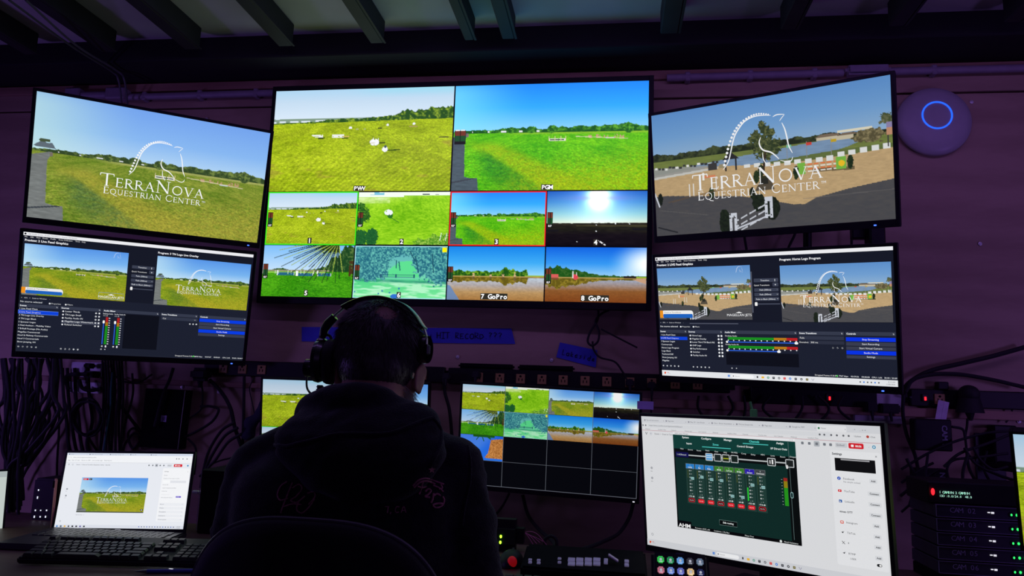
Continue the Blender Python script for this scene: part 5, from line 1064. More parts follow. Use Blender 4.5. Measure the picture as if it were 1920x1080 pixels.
def laptop_ui():
    c = Canvas(.382, .382 * 9 / 16, (234, 237, 244), .97); g = (120, 124, 132)
    c.box(0, 0, 1600, 28, (214, 222, 238), 2); c.box(0, 28, 1600, 114, (244, 246, 250), 2); c.box(0, 114, 1600, 117, (206, 208, 214), 3)
    for i, t in enumerate(('Vimeo', 'TNEC 101 Live Stream', 'Event page manager and', 'Map 102', 'Info page'), 0): c.disc(30 + 260 * i, 16, 6, (60, 64, 70), 4); c.text(t, 44 + 260 * i, 21, 10, g, sx=1.1); c.text('x', 250 + 260 * i, 20, 8, g)
    c.text('<  >  o    vimeo.com/manage/events/dashboard/live', 14, 60, 12, g); c.text('Apps   Main 101 stats    Monitor at 1007    Live Calendar page    Daily Reports', 20, 96, 12, g)
    for x in (1400, 1430, 1480, 1532): c.disc(x, 62, 7, g, 3)
    c.line([(36, 134), (44, 152), (52, 134)], 4, (30, 34, 40)); c.disc(92, 144, 12, (214, 217, 224), 3); c.text('Events  >  Event at TerraNova Equestrian Center - Saturday', 140, 150, 12, (70, 72, 78))
    for i, x in enumerate((1062, 1110, 1158, 1204, 1250)):
        if i == 2: c.rbox(x - 18, 127, x + 18, 161, 6, (186, 190, 198), 3)
        c.rbox(x - 8, 136, x + 8, 152, 4, (110, 114, 122), 4)
    c.rbox(1295, 130, 1350, 158, 5, (214, 217, 224), 3); c.text('Embed', 1300, 150, 11, g); c.rbox(1377, 128, 1484, 160, 7, (218, 32, 46), 4); c.rbox(1394, 137, 1412, 151, 3, (250, 250, 250), 5); c.text('00:56', 1422, 151, 12, (250, 250, 250), l=5, bold=1); c.disc(1554, 144, 10, (40, 130, 190), 4)
    c.pic(lambda U, V: p_path(U, V, 'obs'), 242, 299, 1078, 716, 200, 104, 3); c.logo(242, 299, 1078, 716, k=.82, ox=190, oy=120); c.box(242, 704, 1078, 716, (70, 76, 66), 5)
    c.rbox(262, 309, 328, 331, 4, (214, 30, 44), 5); c.text('00:56', 270, 326, 11, (250, 220, 220), bold=1, l=6); c.rbox(338, 309, 372, 331, 4, (30, 32, 40), 5); c.text('SD', 345, 326, 10, (240, 240, 240), l=6); c.rbox(1036, 670, 1066, 694, 4, (40, 44, 40), 6); c.disc(1051, 682, 7, (235, 235, 235), 7)
    for y in (440, 520): c.rbox(66, y - 9, 86, y + 9, 4, (150, 154, 162), 3); c.text('Info', 62, y + 30, 8, g)
    c.text('Set live time   o', 242, 750, 11, g); c.disc(60, 822, 10, (160, 164, 170), 3); c.disc(60, 822, 6, (234, 237, 244), 4)
    c.rbox(1248, 178, 1590, 812, 8, (246, 247, 250), 2); c.text('Settings', 1268, 222, 12, (60, 62, 68)); c.text('x', 1560, 222, 12, g)
    for i, t in enumerate(('Monitor', 'Duration of live stream to archive', None, 'Stream URL', 'rtmps://rtmp-global.cloud/live', 'Stream key', '................................', 'Auto generated captions')):
        if t: c.text(t, 1270, 268 + 38 * i, 10, g)
    c.rbox(1268, 326, 1560, 354, 6, (228, 230, 236), 3); c.rbox(1268, 326, 1360, 354, 6, (250, 251, 253), 4); c.rbox(1455, 512, 1520, 530, 4, (96, 70, 200), 4); c.text('ENABLE', 1462, 525, 8, (235, 235, 250), l=5)
    for i, t in enumerate(('Record', 'Viewers', 'Monetization', 'Destinations', 'Closed captions')): y = 610 + 45 * i; c.rbox(1262, y - 16, 1575, y + 18, 5, (238, 240, 245), 3); c.text(t, 1272, y + 5, 11, (84, 86, 94)); c.text('+', 1546, y + 5, 12, g)
    c.box(0, 862, 1600, 900, (222, 226, 236), 3)
    for i, cl in enumerate(((40, 130, 210), (70, 90, 110), (230, 180, 70), (60, 64, 70), (50, 50, 56), (50, 50, 56), (80, 70, 150), (60, 64, 70))): x = 34 + 48 * i; (c.rbox(x - 11, 872, x + 11, 890, 3, cl, 5) if i % 3 else c.disc(x, 881, 10, cl, 5))
    for i in range(14): c.disc(1050 + 33 * i, 878, 6, ((40, 90, 190), (60, 70, 120), (90, 96, 104))[i % 3], 5)
    c.text('8:15 AM', 1560, 876, 8, (50, 52, 58), 'r', l=5); c.text('11/6/2025', 1560, 892, 8, (50, 52, 58), 'r', l=5)
    return c
laptop(pose((-1.434, 2.060, .8025), 6.5, 8.4, 1.6), .382, laptop_ui(), 'open laptop at lower left on the desk, bright browser page with a small field picture', 6.5)
c = Canvas(.531, .2987, gain=.9); c.pic(lambda U, V: p_field(U, V), 0, 0, 1600, 900, 260, 146)
LP = at(1899.3, 814, Y=1.93)
def pose_tl(tl, w, h, yaw, pit, rol):
    M = pose((0, 0, 0), yaw, pit, rol); v = M @ Vector((-w / 2, 0, h / 2)); return Matrix.Translation(Vector(tl) - v) @ M
monitor('monitor', pose_tl(LP, .531, .2987, -30, -24, 0), .531, 'monitor cut off by the right edge of the photo, pale sky over a grass field', 'monitor', c, (.008, .008, .008, .016))
c = Canvas(.30, .16875, (205, 215, 210), .85); c.box(0, 0, 1600, 90, (180, 190, 190), 2)
M_ = pose((0, 0, 0), 62, 6, 0); v = M_ @ Vector((.15, 0, .085)); LT = at(14, 883, Y=2.05)
lm_ = monitor('monitor', Matrix.Translation(LT - v) @ M_, .30, 'small monitor cut off by the left edge, only a sliver of pale screen in view', 'monitor', c, (.006, .006, .006, .010), .016, arm='none')
li = lm_.matrix_world.inverted(); lb_ = lm_.matrix_world @ Vector((0, .03, -.05)); MB().tube([li @ lb_, li @ Vector((lb_.x - .02, lb_.y + .01, D + .01))], .010, 10).box(li @ Vector((lb_.x - .02, lb_.y + .01, D + .005)), (.12, .12, .010), .002, M=li.to_3x3().to_4x4()).build('stand', dmetal, lm_)

# ------------------------------------------------------------------ keyboard, pen, mouse and desk gear
kf = at(30, 1057, Z=D + .004); kyaw = 11
kbd = empty('keyboard', kf, 'black full-size keyboard in front of the lower left laptop', 'keyboard'); kbd.rotation_euler = (R(9.5), 0, R(kyaw)); kbd.location.z = D + .003
MB().box((.225, .078, .008), (.45, .156, .016), .004, seg=2).build('case', mat('keyboard_case', (.014, .014, .017), .5), kbd)
kd = {}
def key(x, y, w_, d_=.0165):
    t = round(w_, 3), d_
    if t not in kd:
        b = MB(); a = w_ / 2; e = d_ / 2; ring = lambda s_, z: [(-a * s_, -e * s_, z), (a * s_, -e * s_, z), (a * s_, e * s_, z), (-a * s_, e * s_, z)]
        b.loft([ring(1, 0), ring(.97, .004), ring(.80, .0085)]); o = b.build('key', key_m, kbd, smooth=20); kd[t] = o
    else: o = kd[t].copy(); C.objects.link(o); o.parent = kbd
    o.location = (x, y, .016)
U_ = .0187
for r_, (y, ks) in enumerate(((.014, [1.25, 1.25, 1.25, 6, 1.25, 1.25, 1.25, 1.25]), (.033, [2.2] + [1] * 10 + [2.6]), (.052, [1.7] + [1] * 11 + [2.1]), (.071, [1.4] + [1] * 12 + [1.4]), (.090, [1] * 13 + [1.8]), (.124, [1, .5, 1, 1, 1, 1, .3, 1, 1, 1, 1, .3, 1, 1]))):
    x = .010
    for k in ks:
        if not (r_ == 5 and k < 1): key(x + k * U_ / 2, y, k * U_ - .0018)
        x += k * U_
for i in range(3):
    for y in (.124, .090, .071): key(.305 + U_ * i, y, U_ - .0018)
for x, y in ((.305, .014), (.324, .014), (.343, .014), (.324, .033)): key(x, y, U_ - .0018)
for i in range(4):
    for y in (.014, .033, .052, .071, .090): key(.374 + U_ * i, y, U_ - .0018)
pa, pb = at(252, 1071, Z=D + .006), at(332, 1070, Z=D + .006); pa.z = pb.z = D + .0055; d_ = (pb - pa).normalized(); pb = pa + d_ * .145
pen = empty('pen', pa, 'blue pen lying in front of the keyboard', 'pen'); pn = MB(); pn.tube([Vector(), d_ * .012, d_ * .028], [.0008, .0028, .0048], 12); pn.build('tip', mat('pen_tip', (.35, .35, .4), .25, .8), pen)
MB().tube([d_ * .028, d_ * .135, d_ * .14], [.0050, .0050, .003], 12).build('barrel', mat('pen_blue', (.02, .03, .32), .35), pen); MB().box(d_ * .08 + Vector((0, 0, .0049)), (.010, .004, .0006)).build('print', white_glow, pen)  # pen print is emissive: its brightness is put in, it is no light

def desk_pt(px, py, h=0.0):
    v = at(px, py, Z=D + h); return v
# small black tower with white lights
p = desk_pt(84, 1008); p = at(84, 950, Y=2.20)
top = at(88, 897, Y=2.20).z; tw = empty('network_box', (p.x, p.y, D), 'small black upright box with tiny white lights, left of the laptop', 'network box')
MB().box((0, .04, (top - D) / 2), (.085, .10, top - D), .006, seg=2).build('case', black, tw)
b = MB()
for x, y, s_ in ((68, 919, 1), (66, 933, 1.6), (62, 957, 1), (72, 957, .7), (83, 957, 1), (60, 969, 1.5), (71, 969, 1), (81, 969, 1.3), (57, 992, .8)):
    q_ = at(x + 4, y, Y=2.188); v = q_ - Vector((p.x, p.y, D)); v.y = -.0115; b.box(v, (.0035, .001, .0045 * s_))
b.build('indicator_lights', glow('indicator_white', (220, 225, 235), 1.2), tw)
p0, p1 = at(103, 897, Y=2.06), at(94, 993, Y=2.05); p1.z = D + .001; dv = Vector((.66, -.75, 0)) * .045; tv_ = Vector((.75, .66, 0)) * .006
b = MB(); b.prism([p0, p0 + dv, p1 + dv * .8, p1], tv_)
tb = thing('tablet_case', 'coral pink edge of a thin case standing between the laptop and the small black box', 'case', b, mat('coral', (.95, .42, .32), .5))
MB().box(p0 + dv * .6 + Vector((-.001, -.001, -.014)), (.006, .006, .020), .001).build('strap_loop', matte, tb)
p = at(405, 940, Y=2.16); tz = at(405, 880, Y=2.16).z
b = MB(); b.box((0, .06, (tz - D) / 2), (.10, .14, tz - D), .004); bb_ = thing('black_box', 'plain black upright box between the laptop and the man', 'box', b, black, loc=(p.x, p.y, D))
MB().tube([(-.05, -.0105, tz - D - .005), (-.05, -.0105, .01)], .001, 5).build('edge_highlight_strip', mat('edge_grey2', (.22, .2, .26), .3), bb_)
b = MB(); b.cyl((0, 0, 0), (.03, .0, .002), .006, n=10); b.box((-.012, 0, 0), (.02, .014, .010), .002); thing('cable_plug', 'pale metal plug hanging between the laptop and the plain black box', 'plug', b, steel, loc=at(374, 923, Y=2.22))

# mouse with red light, router with green lights
p = at(959, 1045, Z=D + .02); ms = empty('mouse', (p.x, p.y, D), 'black gaming mouse glowing red, beside the man at the console', 'mouse')
b = MB(); b.ell((0, 0, .006), (.033, .058, .034), seg=24, rings=16); bmesh.ops.bisect_plane(b.bm, geom=b.bm.verts[:] + b.bm.edges[:] + b.bm.faces[:], plane_co=(0, 0, .002), plane_no=(0, 0, 1), clear_inner=True)
b.build('shell', black, ms); MB().ell((.008, -.046, .018), (.013, .012, .015), seg=14, rings=10).build('light', glow('mouse_red', (170, 14, 22), .35), ms, label='red glowing panel'); MB().cyl((-.003, .035, .03), (.003, .035, .03), .008, n=14).build('wheel', rubber, ms)
p = at(952, 1025, Z=D); sw = empty('network_switch', (p.x, 2.20, D), 'black rounded device with two green lights, just right of the man\'s elbow', 'network switch')
MB().box((0, .0, .045), (.11, .08, .09), .024, seg=4).build('case', black, sw); b = MB()
for x, y in ((934, 1006), (933, 1017)): v = at(x + 5, y, Y=2.158) - Vector((p.x, 2.20, D)); b.ell(v, (.0032, .002, .0045), seg=10, rings=8)
b.build('status_lights', glow('switch_green', (150, 255, 40), 5.0), sw)

# video switcher console
p = at(960, 1064, Z=D + .03); q_ = at(1208, 1078, Z=D + .03)
cy = 1.95; cl = at(982, 1050, Y=cy); cr_ = at(1212, 1060, Y=cy); cw = cr_.x - cl.x
con = empty('video_switcher', ((cl.x + cr_.x) / 2, cy, D), 'low black video switcher console with pale square buttons, right of the man', 'switcher console')
tilt = Matrix.Rotation(R(11), 4, 'X'); CP = Matrix.Translation((0, 0, .030)) @ tilt
MB().box((0, 0, 0), (cw, .15, .030), .006, M=CP, seg=2).build('body', matte, con)
btn = mat('button_lilac', (.42, .38, .62), .5, emit=.10)
BK = {}
def button(px, py, w_, d_):
    for _ in range(1):
        # intersect with the tilted top plane
        o_ = Vector((0, 0, CAMZ)); dd = CR @ Vector((px - 960, py - 540, F)); Mw = Matrix.Translation(con.location) @ CP; n_ = (Mw.to_3x3() @ Vector((0, 0, 1))); c0_ = Mw @ Vector((0, 0, .015)); t = (c0_ - o_).dot(n_) / dd.dot(n_); v = Mw.inverted() @ (o_ + dd * t)
    v.x = max(-cw / 2 + w_ / 2, min(cw / 2 - w_ / 2, v.x)); v.y = max(-.07, min(.07, v.y))
    k = (w_, d_)
    if k not in BK: BK[k] = MB().box((0, 0, .002), (w_, d_, .004), .001).build('button', btn, con); o = BK[k]
    else: o = BK[k].copy(); C.objects.link(o); o.parent = con
    o.matrix_local = CP @ Matrix.Translation((v.x, v.y, .015))
for x in (1071.5, 1087, 1103, 1119):
    for y in (1051, 1058.5): button(x, y, .018, .020)
for x, y in ((994, 1051), (994, 1056), (1010, 1052), (1010, 1057), (1049, 1049), (1049, 1056)): button(x, y, .009, .009)
button(1136, 1054, .010, .030)
for y in (1054, 1061): button(1175, y, .011, .016)
b = MB(); b.box((0, 0, 0), (.028, .02, .004), .001, M=Matrix.Rotation(R(30), 4, 'Y')); thing('folded_paper', 'small folded pale paper on the right end of the console', 'paper', b, mat('paper', (.7, .62, .8), .8), loc=at(1150, 1046, Z=D + .055))
b = MB(); b.box((0, 0, .007), (.34, .10, .014), .003); kb2 = thing('keyboard', 'dark low keyboard at the bottom edge in front of the console', 'keyboard', b, black, loc=(con.location.x - .02, cy - .15, D))
b = MB()
for i in range(15):
    for j in range(4): b.box((-.155 + .022 * i, -.036 + .024 * j, .016), (.018, .018, .005), .001)
b.build('keys', key_m, kb2)

# small key pad with coloured picture keys
sd0, sd1 = at(1232, 1044, Y=1.78), at(1322, 1052, Y=1.76)
sdk = empty('button_pad', ((sd0.x + sd1.x) / 2 - .005, 1.78, D), 'small tilted pad of coloured picture keys below the white monitor', 'button pad')
PM = Matrix.Translation((.005, 0, at(1280, 1072, Y=1.78).z - D - .005)) @ Matrix.Rotation(R(58), 4, 'X')
MB().box((0, 0, 0), (.130, .095, .018), .008, M=PM, seg=3).build('body', black, sdk)
MB().prism([(-.05, .01, .002), (.05, .01, .002), (.05, .01, .05), (-.05, .01, .05)], (0, .05, 0)).build('stand', matte, sdk)
KC = [[(60, 200, 90), (40, 150, 90), (110, 170, 220), (60, 60, 70), (110, 130, 150)], [(200, 120, 140), (120, 150, 215), (110, 120, 200), (235, 205, 150), (40, 46, 90)], [(110, 160, 210), (30, 30, 36), (30, 30, 36), (30, 30, 36), (30, 30, 36)]]
kme = None
for j in range(3):
    for i in range(5):
        b = MB(); b.box((0, 0, 0), (.0155, .0155, .004), .003, seg=3); o = b.build('picture_key', mat('pad_key_%d_%d' % (j, i), L(KC[j][i]), .5, emit=.6, var=.25, scale=90), sdk); o.matrix_local = PM @ Matrix.Translation((-.044 + .022 * i, .026 - .024 * j, .0105))
        if j < 2: g_ = MB(); g_.lathe([(0, .0004), (.003, .0004), (.003, 0)], c=(0, 0, .002), n=8); g_.box((0, -.005, .0023), (.008, .0015, .0004)); g_.build('icon', mat('icon_white', (.8, .85, .9), .5, emit=.5), o)
g, wd = text_geo('STREAM', .0035, 0); b = MB()
for vs, fs in g:
    V = [b.bm.verts.new((vx - wd / 2, vy, 0)) for vx, vy in vs]
    for f in fs: b.bm.faces.new([V[i] for i in f])
o = b.build('lettering', mat('dim_letters', (.12, .12, .22), .6), sdk, smooth=0); o.matrix_local = PM @ Matrix.Translation((0, .041, .0093))

# stacked camera units at the right
ry = 2.12; x0 = at(1754, 965, Y=ry).x; rz = at(1754, 944, Y=ry).z; uh = (at(1754, 944, Y=ry).z - at(1758, 1076, Y=ry).z) / 5; case_m = mat('unit_case', (.035, .032, .055), .4); let_m = mat('unit_letters', (.34, .32, .52), .6); rim_m = mat('unit_rim', (.25, .22, .36), .35)
UW = .34
LX = at(1896, 968, Y=ry).x - x0
def panel_text(parent, s_, x, z, h, m, mono=0, name='lettering'):
    g, wd = text_geo(s_, h, 0, mono); b = MB()
    for vs, fs in g:
        V = [b.bm.verts.new((x + vx, -.0008, z + vy)) for vx, vy in vs]
        for f in fs: b.bm.faces.new([V[i] for i in f])
    return b.build(name, m, parent, smooth=0)
nu = 5
zb = rz - uh * nu
for i in range(nu + 1):
    z = rz - uh * (i + 1)
    if z < D - .005: continue
    r = empty('camera_unit', (x0, ry, z), 'black rack unit marked CAM 0%d with green lights, %s' % (2 + i, ('top of the five marked units', 'directly under CAM 02', 'middle of the marked units', 'directly above CAM 06', 'at the bottom edge', 'lowest')[i]), 'rack unit', 'camera units stacked at the right')
    MB().box((UW / 2, .085, uh / 2), (UW, .17, uh - .003), .002).build('case', case_m, r)
    b = MB(); b.box((UW / 2, -.001, uh - .0025), (UW - .004, .003, .0012)); b.box((UW / 2, -.001, .003), (UW - .004, .003, .0012)); b.box((.002, -.001, uh / 2), (.0012, .003, uh - .006)); b.build('panel_rim', rim_m, r)
    panel_text(r, 'CAM 0%d' % (2 + i), .036, uh / 2 - .003, .0125, let_m, mono=.0105)
    b = MB(); b.box((.130, -.001, uh / 2 + .002), (.006, .001, .0026)); b.box((.139, -.001, uh / 2 + .0015), (.007, .001, .0045)); b.build('status_text', white_glow, r)
    b = MB(); b.lathe([(0, -.002), (.007, -.002), (.007, 0)], c=(.185, 0, uh / 2), axis=(0, 1, 0), n=16); b.build('knob', rubber, r)
    b = MB()
    for k in range(5): b.ell((LX + .0135 * k, -.001, uh / 2 - .001), (.0028, .002, .0034), seg=10, rings=8)
    b.build('status_lights', green_led, r)
MB_ = MB(); MB_.box((UW / 2, .085, (zb - D) / 2), (UW, .16, max(.004, zb - D)), .001)
if zb - D > .006: thing('rack_shelf', 'low dark shelf under the stacked camera units', 'shelf', MB_, matte, loc=(x0, ry, D))
# top unit with display
r = empty('display_unit', (x0 - .012, ry + .004, rz), 'black unit with red dot and pale display, atop the stacked camera units', 'rack unit')
uh2 = at(1745, 903, Y=ry).z - rz
MB().box((UW / 2, .08, uh2 / 2), (UW, .15, uh2), .003).build('case', black, r)
zt = at(1785, 927, Y=ry).z - rz; disp = glow('display_text', (190, 255, 225), .9); xd = at(1762, 927, Y=ry).x - x0 + .012
panel_text(r, '1 CAM01N 2 CAM01H', xd, zt + .001, .0062, disp, mono=.0044, name='display'); panel_text(r, 'ISO :0.0/24.0  48.0', xd, zt - .008, .0055, disp, mono=.0042, name='display')
v = at(1747, 922, Y=ry) - Vector((x0 - .012, ry + .004, rz)); MB().ell((v.x + .004, -.001, v.z), (.0045, .003, .009), seg=14, rings=10).build('record_light', red_led, r, label='red oval light')
# ------------------------------------------------------------------ the seated man
from mathutils.bvhtree import BVHTree
SX = at(713, 640, Y=1.45).x; SY = 1.45
skin = mat('skin', (.40, .22, .16), .55, var=.10, scale=40)
fleece = mat('hoodie_fleece', (.017, .017, .021), .95, var=.25, scale=60, bump=.5, spec=.15)
fb = fleece.node_tree.nodes['Principled BSDF']; fb.inputs['Sheen Weight'].default_value = .45; fb.inputs['Sheen Roughness'].default_value = .35; fb.inputs['Sheen Tint'].default_value = (.5, .5, .55, 1)
man = empty('person', (SX, 1.32, FZ), 'seated man seen from behind in a dark hooded sweatshirt, wearing a headset, facing the screens', 'person')
def mk(name, b, m, parent, smooth=60): o = b.build(name, m, None, smooth=smooth); return o
def attach(o, parent): o.parent = parent; o.matrix_parent_inverse = parent.matrix_world.inverted() if False else Matrix.Translation(-parent.location)
def capsule(b, p0, p1, r0, r1, n=18, k=5):
    p0, p1 = Vector(p0), Vector(p1); d = (p1 - p0).normalized(); pts = []; rs = []
    for i in range(k): a = PI / 2 * (1 - i / k); pts.append(p0 - d * r0 * math.sin(a)); rs.append(max(r0 * math.cos(a), .0006))
    pts.append(p0); rs.append(r0); pts.append(p1); rs.append(r1)
    for i in range(1, k + 1): a = PI / 2 * i / k; pts.append(p1 + d * r1 * math.sin(a)); rs.append(max(r1 * math.cos(a), .0006))
    b.tube(pts, rs, n)
hx = SX
b = MB()
b.ell((hx, 1.455, 1.213), (.0765, .097, .088), seg=32, rings=24)                 # cranium
b.ell((hx, 1.440, 1.175), (.070, .080, .070), seg=28, rings=20)
b.ell((hx, 1.500, 1.150), (.060, .058, .075), seg=28, rings=20)                  # face
b.ell((hx, 1.530, 1.112), (.042, .034, .034), seg=20, rings=14)                  # chin
for s in (-1, 1):
    capsule(b, (hx + s * .058, 1.455, 1.135), (hx + s * .030, 1.535, 1.105), .022, .016)
    b.ell((hx + s * .030, 1.535, 1.195), (.022, .016, .012), seg=14, rings=10); b.ell((hx + s * .036, 1.535, 1.150), (.022, .018, .018), seg=14, rings=10)
capsule(b, (hx, 1.552, 1.190), (hx, 1.572, 1.158), .009, .013); b.ell((hx, 1.562, 1.126), (.024, .010, .006), seg=16, rings=10); b.ell((hx, 1.560, 1.117), (.021, .010, .006), seg=16, rings=10)
capsule(b, (hx, 1.432, 1.150), (hx - .004, 1.375, .98), .061, .074, 24)           # neck
b.ell((hx - .004, 1.385, .97), (.12, .08, .05))
for s in (-1, 1):                                                                 # ears
    ex = hx + s * .087; M = Matrix.Rotation(R(-s * 24), 4, 'Z') @ Matrix.Rotation(R(-10), 4, 'X')
    b.ell((ex, 1.448, 1.147), (.006, .018, .029), M=M, seg=16, rings=12)
    ring = [Vector((ex, 1.448, 1.147)) + M.to_3x3() @ Vector((s * .003, .017 * math.cos(a), .028 * math.sin(a) + .002)) for a in [R(20 + 15 * i) for i in range(16)]]
    b.tube([v.copy() for v in ring], .0035, 8); b.ell((ex - s * .001, 1.456, 1.124), (.005, .008, .009), seg=10, rings=8)
# hands reaching the desk
HANDS = {-1: (Vector((-.845, 1.36, .735)), Vector((-.70, 1.66, .725))), 1: (Vector((-.185, 1.37, .735)), Vector((-.315, 1.69, .748)))}
for s, (el, wr) in HANDS.items():
    d = (wr - el); d.z = 0; d.normalize(); sd = Vector((d.y, -d.x, 0)); capsule(b, wr - d * .10, wr, .030, .025)
    pm_ = wr + d * .045 + Vector((0, 0, -.010)); X3 = Matrix((sd, d, Vector((0, 0, 1)))).transposed().to_4x4(); b.ell(pm_, (.040, .050, .015), M=X3)
    for k, (o_, ln) in enumerate(((-.030, .062), (-.010, .074), (.011, .069), (.031, .054))):
        a = pm_ + d * .040 + sd * o_ * 1.0; c_ = a + d * ln * .45 + Vector((0, 0, .010)); e = c_ + d * ln * .32 - Vector((0, 0, .014)); f = e + d * ln * .2 - Vector((0, 0, .016)); capsule(b, a, c_, .0092, .0085, 12, 3); capsule(b, c_, e, .0085, .0078, 12, 3); capsule(b, e, f, .0078, .007, 12, 3)
    t0 = pm_ - d * .02 - sd * s * .030; t1 = t0 + d * .035 - sd * s * .022; t2 = t1 + d * .028 - Vector((0, 0, .008)); capsule(b, t0, t1, .012, .0105, 12, 3); capsule(b, t1, t2, .0105, .0085, 12, 3)
body = mk('body', b, skin, man); remesh(body, .0042, 5, .5); attach(body, man)

# hair: scalp shell and strands, thin crown
def head_pt(d): # ray from cranium centre to hair surface (two merged ellipsoids)
    best = None
    for c_, r_ in ((Vector((hx, 1.455, 1.213)), (.0765, .097, .088)), (Vector((hx, 1.440, 1.175)), (.070, .080, .070))):
        o_ = Vector((hx, 1.452, 1.200)) - c_; A = sum((d[i] / r_[i]) ** 2 for i in range(3)); B = sum(2 * o_[i] * d[i] / r_[i] ** 2 for i in range(3)); C_ = sum((o_[i] / r_[i]) ** 2 for i in range(3)) - 1
        t = (-B + math.sqrt(max(B * B - 4 * A * C_, 0))) / (2 * A); best = t if best is None else max(best, t)
    return Vector((hx, 1.452, 1.200)) + d * best
crown = Vector((.26, -.56, .79)).normalized()
def hairy(d):
    if d.y > .35 and d.z < .75: return False
    if d.z < -.78: return False
    if d.y > -.05 and d.z < -.15: return False
    return True
b = MB(); NU, NV = 128, 84; grid = {}
for i in range(NU):
    for j in range(1, NV):
        th = PI * j / NV; ph = 2 * PI * i / NU; d = Vector((math.cos(ph) * math.sin(th), math.sin(ph) * math.sin(th), math.cos(th)))
        t = .0015 + .0045 * min(1, max(0, (math.acos(max(-1, min(1, d.dot(crown)))) - .22) / .35)); grid[i, j] = (b.bm.verts.new(head_pt(d) + d * (t + .0012 * random.random())), d)
for i in range(NU):
    for j in range(1, NV - 1):
        q_ = [grid[i, j], grid[(i + 1) % NU, j], grid[(i + 1) % NU, j + 1], grid[i, j + 1]]
        if all(hairy(v[1]) and v[1].dot(crown) < math.cos(.17 + .05 * random.random()) for v in q_): b.bm.faces.new([v[0] for v in q_])
for v in list(b.bm.verts):
    if not v.link_faces: b.bm.verts.remove(v)
def strand(b, p, d, ln, r, out=.25):
    t = Vector((0, 0, -1)) - d * (-d.z); t = t.normalized() if t.length > .1 else Vector((0, -1, 0)); t = (t + Vector((random.uniform(-.35, .35), random.uniform(-.2, .2), 0)) + d * out).normalized()
    if d.z > .6: t = (t * .6 + Vector((d.x * .6, -.7, 0))).normalized()
    p1 = p + t * ln * .5 + d * .002; p2 = p + t * ln - d * .001; b.tube([p, p1, p2], [r, r * .8, r * .15], 3, cap=False)
n = 0
while n < 7500:
    d = Vector(rng.normal(size=3)).normalized(); a = math.acos(max(-1, min(1, d.dot(crown))))
    if not hairy(d) or a < .08 or (a < .45 and rng.rand() > .15 + (a - .08) * 2.2): continue
    low = max(0, min(1, (-.1 - d.z) / .6)); strand(b, head_pt(d) + d * .003, d, .026 * (1 - .55 * low) * rng.uniform(.7, 1.2), .00055, .22); n += 1
hair = b.build('hair', mat('hair_brown_grey', (.050, .043, .040), .5, var=.35, scale=60, spec=.6), None, smooth=60); attach(hair, man)
bds = {-1: MB(), 1: MB()}
for _ in range(800):                                                              # grey neck hair and beard fringe
    s = rng.choice((-1, 1)); b = bds[s]; z = rng.uniform(1.085, 1.135); ph = rng.uniform(-.2, 1.2); x = hx + s * (.058 + .006 * rng.rand()) * math.cos(ph * .7); y = 1.44 + .075 * math.sin(ph) + rng.uniform(-.02, .02)
    p = Vector((x, y, z)); d = Vector((s * math.cos(ph * .7), math.sin(ph) * .6, -.5)).normalized(); b.tube([p - d * .004, p + d * .012 + Vector((0, 0, -.004)), p + d * rng.uniform(.012, .022) + Vector((rng.uniform(-.004, .004), 0, -.012))], [.0004, .0004, .0001], 3, cap=False)
for b in bds.values(): bd = b.build('side_beard', mat('hair_grey', (.30, .28, .27), .5, var=.3, scale=90), None); attach(bd, man)

# sweatshirt
def ring(z, xl, xr, y, dp, n=28, e=2.6, lean=0):
    cx, hw = (xl + xr) / 2, (xr - xl) / 2
    out = []
    for k in range(n):
        a = 2 * PI * k / n; c_, s_ = math.cos(a), math.sin(a); out.append((cx + hw * abs(c_) ** (2 / e) * (1 if c_ > 0 else -1), y + dp * abs(s_) ** (2 / e) * (1 if s_ > 0 else -1), z))
    return out
YB = 1.345
def zx(px, py, Y=YB): v = at(px, py, Y=Y); return v.x, v.z
rows = []
for py, xl, xr, y, dp in ((1260, 470, 845, 1.335, .130), (1160, 452, 862, 1.335, .135), (1060, 450, 868, 1.330, .140), (980, 452, 872, 1.340, .138), (920, 452, 878, 1.350, .134), (875, 462, 872, 1.360, .122), (845, 500, 840, 1.375, .105), (815, 560, 790, 1.395, .085)):
    (a, z), (c_, _) = zx(xl, py), zx(xr, py); rows.append(ring(z, a, c_, y, dp))
b = MB(); b.loft([rows[0]] + rows[1:])
b.loft([ring(.44, -.67, -.27, 1.335, .145), ring(.50, -.68, -.26, 1.335, .145), ring(rows[0][0][2], rows[0][14][0], rows[0][0][0], 1.30, .135)])
SH = {}
for s, (sx_, sy_), (ex_, ey_) in ((-1, (484, 884), (452, 1100)), (1, (848, 886), (880, 1095))):
    sh = at(sx_, sy_, Y=1.37); el = HANDS[s][0]; wr = HANDS[s][1]; SH[s] = sh
    mid = at((sx_ + ex_) / 2 + s * 8, (sy_ + ey_) / 2, Y=1.35)
    el2 = at(ex_, ey_, Y=1.33); el2.z = max(el2.z, .735)
    capsule(b, sh, mid, .064, .060, 22); capsule(b, mid, el2, .060, .053, 22); capsule(b, el2, wr - (wr - el2).normalized() * .05, .053, .038, 20)
    capsule(b, at(sx_ - s * 96, sy_ - 56, Y=1.39), sh, .052, .064, 22)
hood_c = at(705, 800, Y=1.30)
hoodie = mk('hoodie', b, fleece, man); remesh(hoodie, .0085, 10, .6)
me = hoodie.data; co = np.zeros(len(me.vertices) * 3); me.vertices.foreach_get('co', co); co = co.reshape(-1, 3); no_ = np.zeros_like(co).ravel(); me.vertices.foreach_get('normal', no_); no_ = no_.reshape(-1, 3)
X_, Y_, Z_ = co.T; ax = np.abs(X_ - (SX - .01))
f1 = fbm((X_ + .6 * Z_) * 9 + 50, (Z_ - .3 * X_) * 22 + 50, 5, 3) - .5; f2 = fbm(X_ * 26 + 90, Z_ * 14 + Y_ * 20 + 90, 8, 2) - .5
